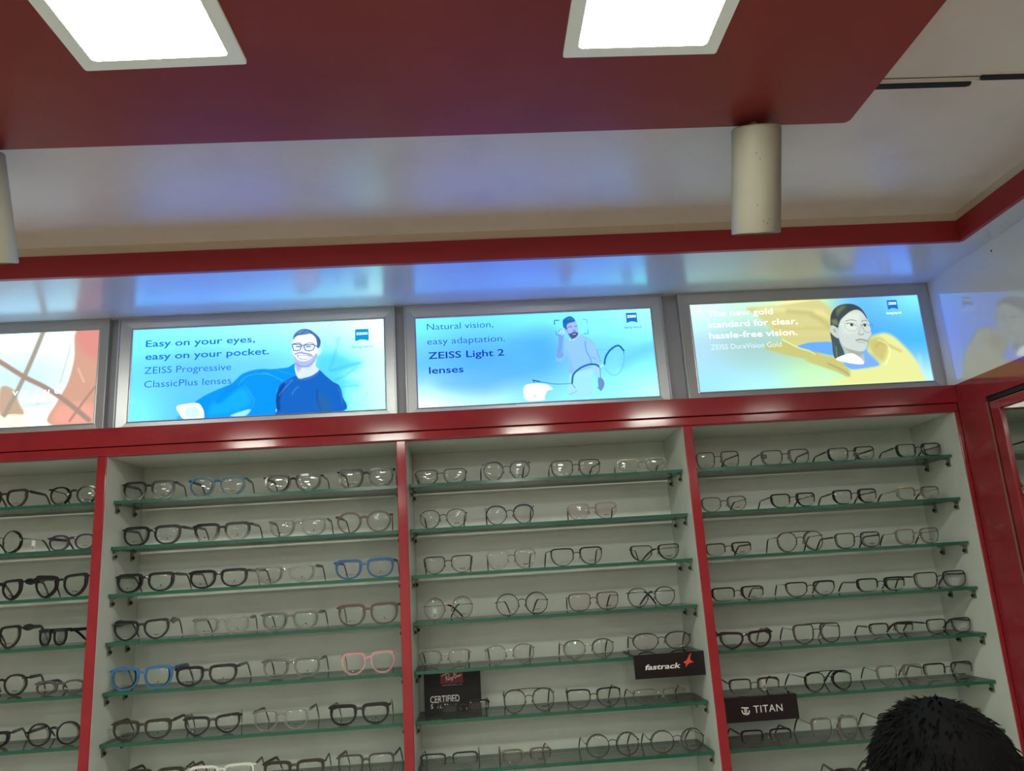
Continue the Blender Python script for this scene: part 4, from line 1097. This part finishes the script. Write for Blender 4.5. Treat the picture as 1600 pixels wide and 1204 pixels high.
# head: sculpted ball with brow, nose, jaw and ears, facing +Y
def headpt(th, ph):
    """th polar from crown, ph azimuth (0 = +Y face)"""
    s, c = math.sin(th), math.cos(th)
    x = .074 * s * math.sin(ph); y = .094 * s * math.cos(ph); z = .112 * c
    f = max(0, math.cos(ph)) ** 2 * s
    if z < 0:
        x *= 1 - .30 * (-z / .112) ** 1.4; y *= 1 - .12 * (-z / .112) if math.cos(ph) > 0 else 1 - .45 * (-z / .112)
        y += .012 * f * (-z / .112)
    g = math.exp(-((x / .013) ** 2)) * math.exp(-(((z + .022) / .022) ** 2)); y += .022 * g * (math.cos(ph) > .5)
    y += .006 * math.exp(-((z - .022) / .010) ** 2) * f
    for ex in (-.030, .030): y -= .010 * math.exp(-(((x - ex) / .014) ** 2) - ((z - .004) / .010) ** 2) * (math.cos(ph) > .4)
    y += .005 * math.exp(-((x / .022) ** 2) - ((z + .062) / .007) ** 2) * (math.cos(ph) > .5)
    y -= .004 * math.exp(-((x / .022) ** 2) - ((z + .0685) / .003) ** 2) * (math.cos(ph) > .5)
    return Vector((x, y, z))
hm = MB(); nu, nv = 64, 48
vs = [headpt(1e-3, 0)] + [headpt(PI * i / nv, 2 * PI * j / nu) for i in range(1, nv) for j in range(nu)] + [headpt(PI - 1e-3, 0)]
fs = [(0, 1 + j, 1 + (j + 1) % nu) for j in range(nu)]
for i in range(nv - 2):
    for j in range(nu):
        a = 1 + i * nu + j; b = 1 + i * nu + (j + 1) % nu; fs.append((a, a + nu, b + nu, b))
e = len(vs) - 1; fs += [(e, 1 + (nv - 2) * nu + (j + 1) % nu, 1 + (nv - 2) * nu + j) for j in range(nu)]
hm.add(vs, fs)
for sx in (-1, 1):
    hm.ball((sx * .078, -.006, -.012), (.010, .020, .031), 12, 10); hm.ball((sx * .083, .0, -.012), (.007, .011, .020), 10, 8)
HZ = 1.376
head = hm.build('head', SKIN, body, loc=(0, .02, HZ), smooth=True)
EYEW = mat('eye_white', (225, 222, 215), .2); EYEB = mat('iris_brown', (40, 26, 20), .2)
for sx in (-1, 1):
    ey = MB().ball((sx * .030, .0735, .004), (.012, .010, .009), 12, 8); ey.ball((sx * .030, .0815, .004), (.005, .0026, .005), 10, 6, mi=1)
    ey.build('eye', [EYEW, EYEB], head, smooth=True)
MB().tube([(-.022, .089, -.066), (0, .095, -.065), (.022, .089, -.066)], [.001, .004, .001], [.002, .004, .002], n=8).build('mouth', mat('lip', (140, 84, 74), .5), head, smooth=True)
# short hair: a cap that hugs the skull, lumpy, with hundreds of short locks
rnd = random.Random(3)
def hairline(ph):
    c = math.cos(ph)           # 1 at the face, -1 at the nape
    return 1.02 + (.95 if c < -.2 else .95 * max(0, (.75 - c) / .95)) * 1.0
hb = MB(); nu, nv = 72, 30; vs = []
def hp(th, ph, off):
    p = headpt(th, ph); q = Vector((p.x / .074 ** 2, p.y / .094 ** 2, p.z / .112 ** 2)).normalized()
    return p + q * off, q
for i in range(nv + 1):
    for j in range(nu):
        ph = 2 * PI * j / nu; mx = min(hairline(ph), 2.02); th = max(1e-3, mx * i / nv)
        off = (.019 - .013 * (i / nv) ** 3) + .0025 * math.sin(5 * ph + 9 * th) * math.sin(7 * th + 2 * ph)
        if i == nv: off = .001
        vs.append(hp(th, ph, off)[0])
fs = [(i * nu + j, (i + 1) * nu + j, (i + 1) * nu + (j + 1) % nu, i * nu + (j + 1) % nu) for i in range(nv) for j in range(nu)]
hb.add(vs, fs)
for _ in range(2600):
    ph = rnd.uniform(0, 2 * PI); mx = min(hairline(ph), 2.0); th = math.acos(1 - rnd.random() * (1 - math.cos(mx)))
    p, q = hp(th, ph, .0145 - .008 * (th / mx) ** 3)
    down = Vector((0, 0, -1)); tg = (down - q * down.dot(q)); tg = tg.normalized() if tg.length > 1e-4 else Vector((1, 0, 0))
    sw = Vector((rnd.uniform(-1, 1), rnd.uniform(-1, 1), rnd.uniform(-1, 1))) * .28
    lift = (.34 if th < .7 else .16) + (.25 if (ph % (2 * PI) > PI * 1.1 and th < 1.1) else 0)
    d = (q * lift + tg * .8 + sw).normalized(); L = rnd.uniform(.010, .020)
    tip = p + d * L * .6 + (d + tg * .5).normalized() * L * .4
    side = d.cross(q); side = side.normalized() * .0017 if side.length > 1e-4 else Vector((.0017, 0, 0))
    up = q * .0012
    mid = p + d * L * .55
    vs = [p + side, p - side, p + up * 1.5, mid + side * .8, mid - side * .8, mid + up * 1.4, tip]
    hb.add(vs, [(0, 1, 4, 3), (1, 2, 5, 4), (2, 0, 3, 5), (3, 4, 6), (4, 5, 6), (5, 3, 6)])
hb.build('hair', HAIRM, head, smooth=False)
head.rotation_euler = (math.radians(-4), math.radians(4), math.radians(6))
# clothing over the body
cl = [(0, 0, .735), (0, 0, .90), (0, .005, 1.06), (0, 0, 1.18), (0, .004, 1.245)]
CV = list(cl); CE = [(0, 1), (1, 2), (2, 3), (3, 4)]; CR = [(.165, .125), (.155, .118), (.148, .110), (.148, .104), (.070, .070)]
for sx in (-1, 1):
    par = 3
    for p, r in (((sx * .12, 0, 1.20), .066), ((sx * .166, 0, 1.165), .062), ((sx * .186, -.005, 1.02), .056), ((sx * .190, -.003, .97), .054)):
        CV.append(p); CR.append((r, r)); CE.append((par, len(CV) - 1)); par = len(CV) - 1
skinned('shirt', CV, CE, CR, SHIRT, person)
CV = [(0, 0, .82), (0, 0, .77)]; CE = [(0, 1)]; CR = [(.142, .107), (.14, .107)]
for sx in (-1, 1):
    par = 1
    for p, r in (((sx * .085, 0, .70), .094), ((sx * .09, .005, .58), .083), ((sx * .092, .005, .42), .067), ((sx * .094, -.01, .28), .064), ((sx * .095, -.012, .10), .056)):
        CV.append(p); CR.append((r, r)); CE.append((par, len(CV) - 1)); par = len(CV) - 1
skinned('trousers', CV, CE, CR, TROUS, person)
for sx in (-1, 1):
    skinned('shoe', [(sx * .096, -.04, .045), (sx * .098, .03, .045), (sx * .10, .10, .036), (sx * .10, .15, .032)], [(0, 1), (1, 2), (2, 3)], [(.042, .042), (.044, .044), (.042, .034), (.034, .028)], SHOE, person)
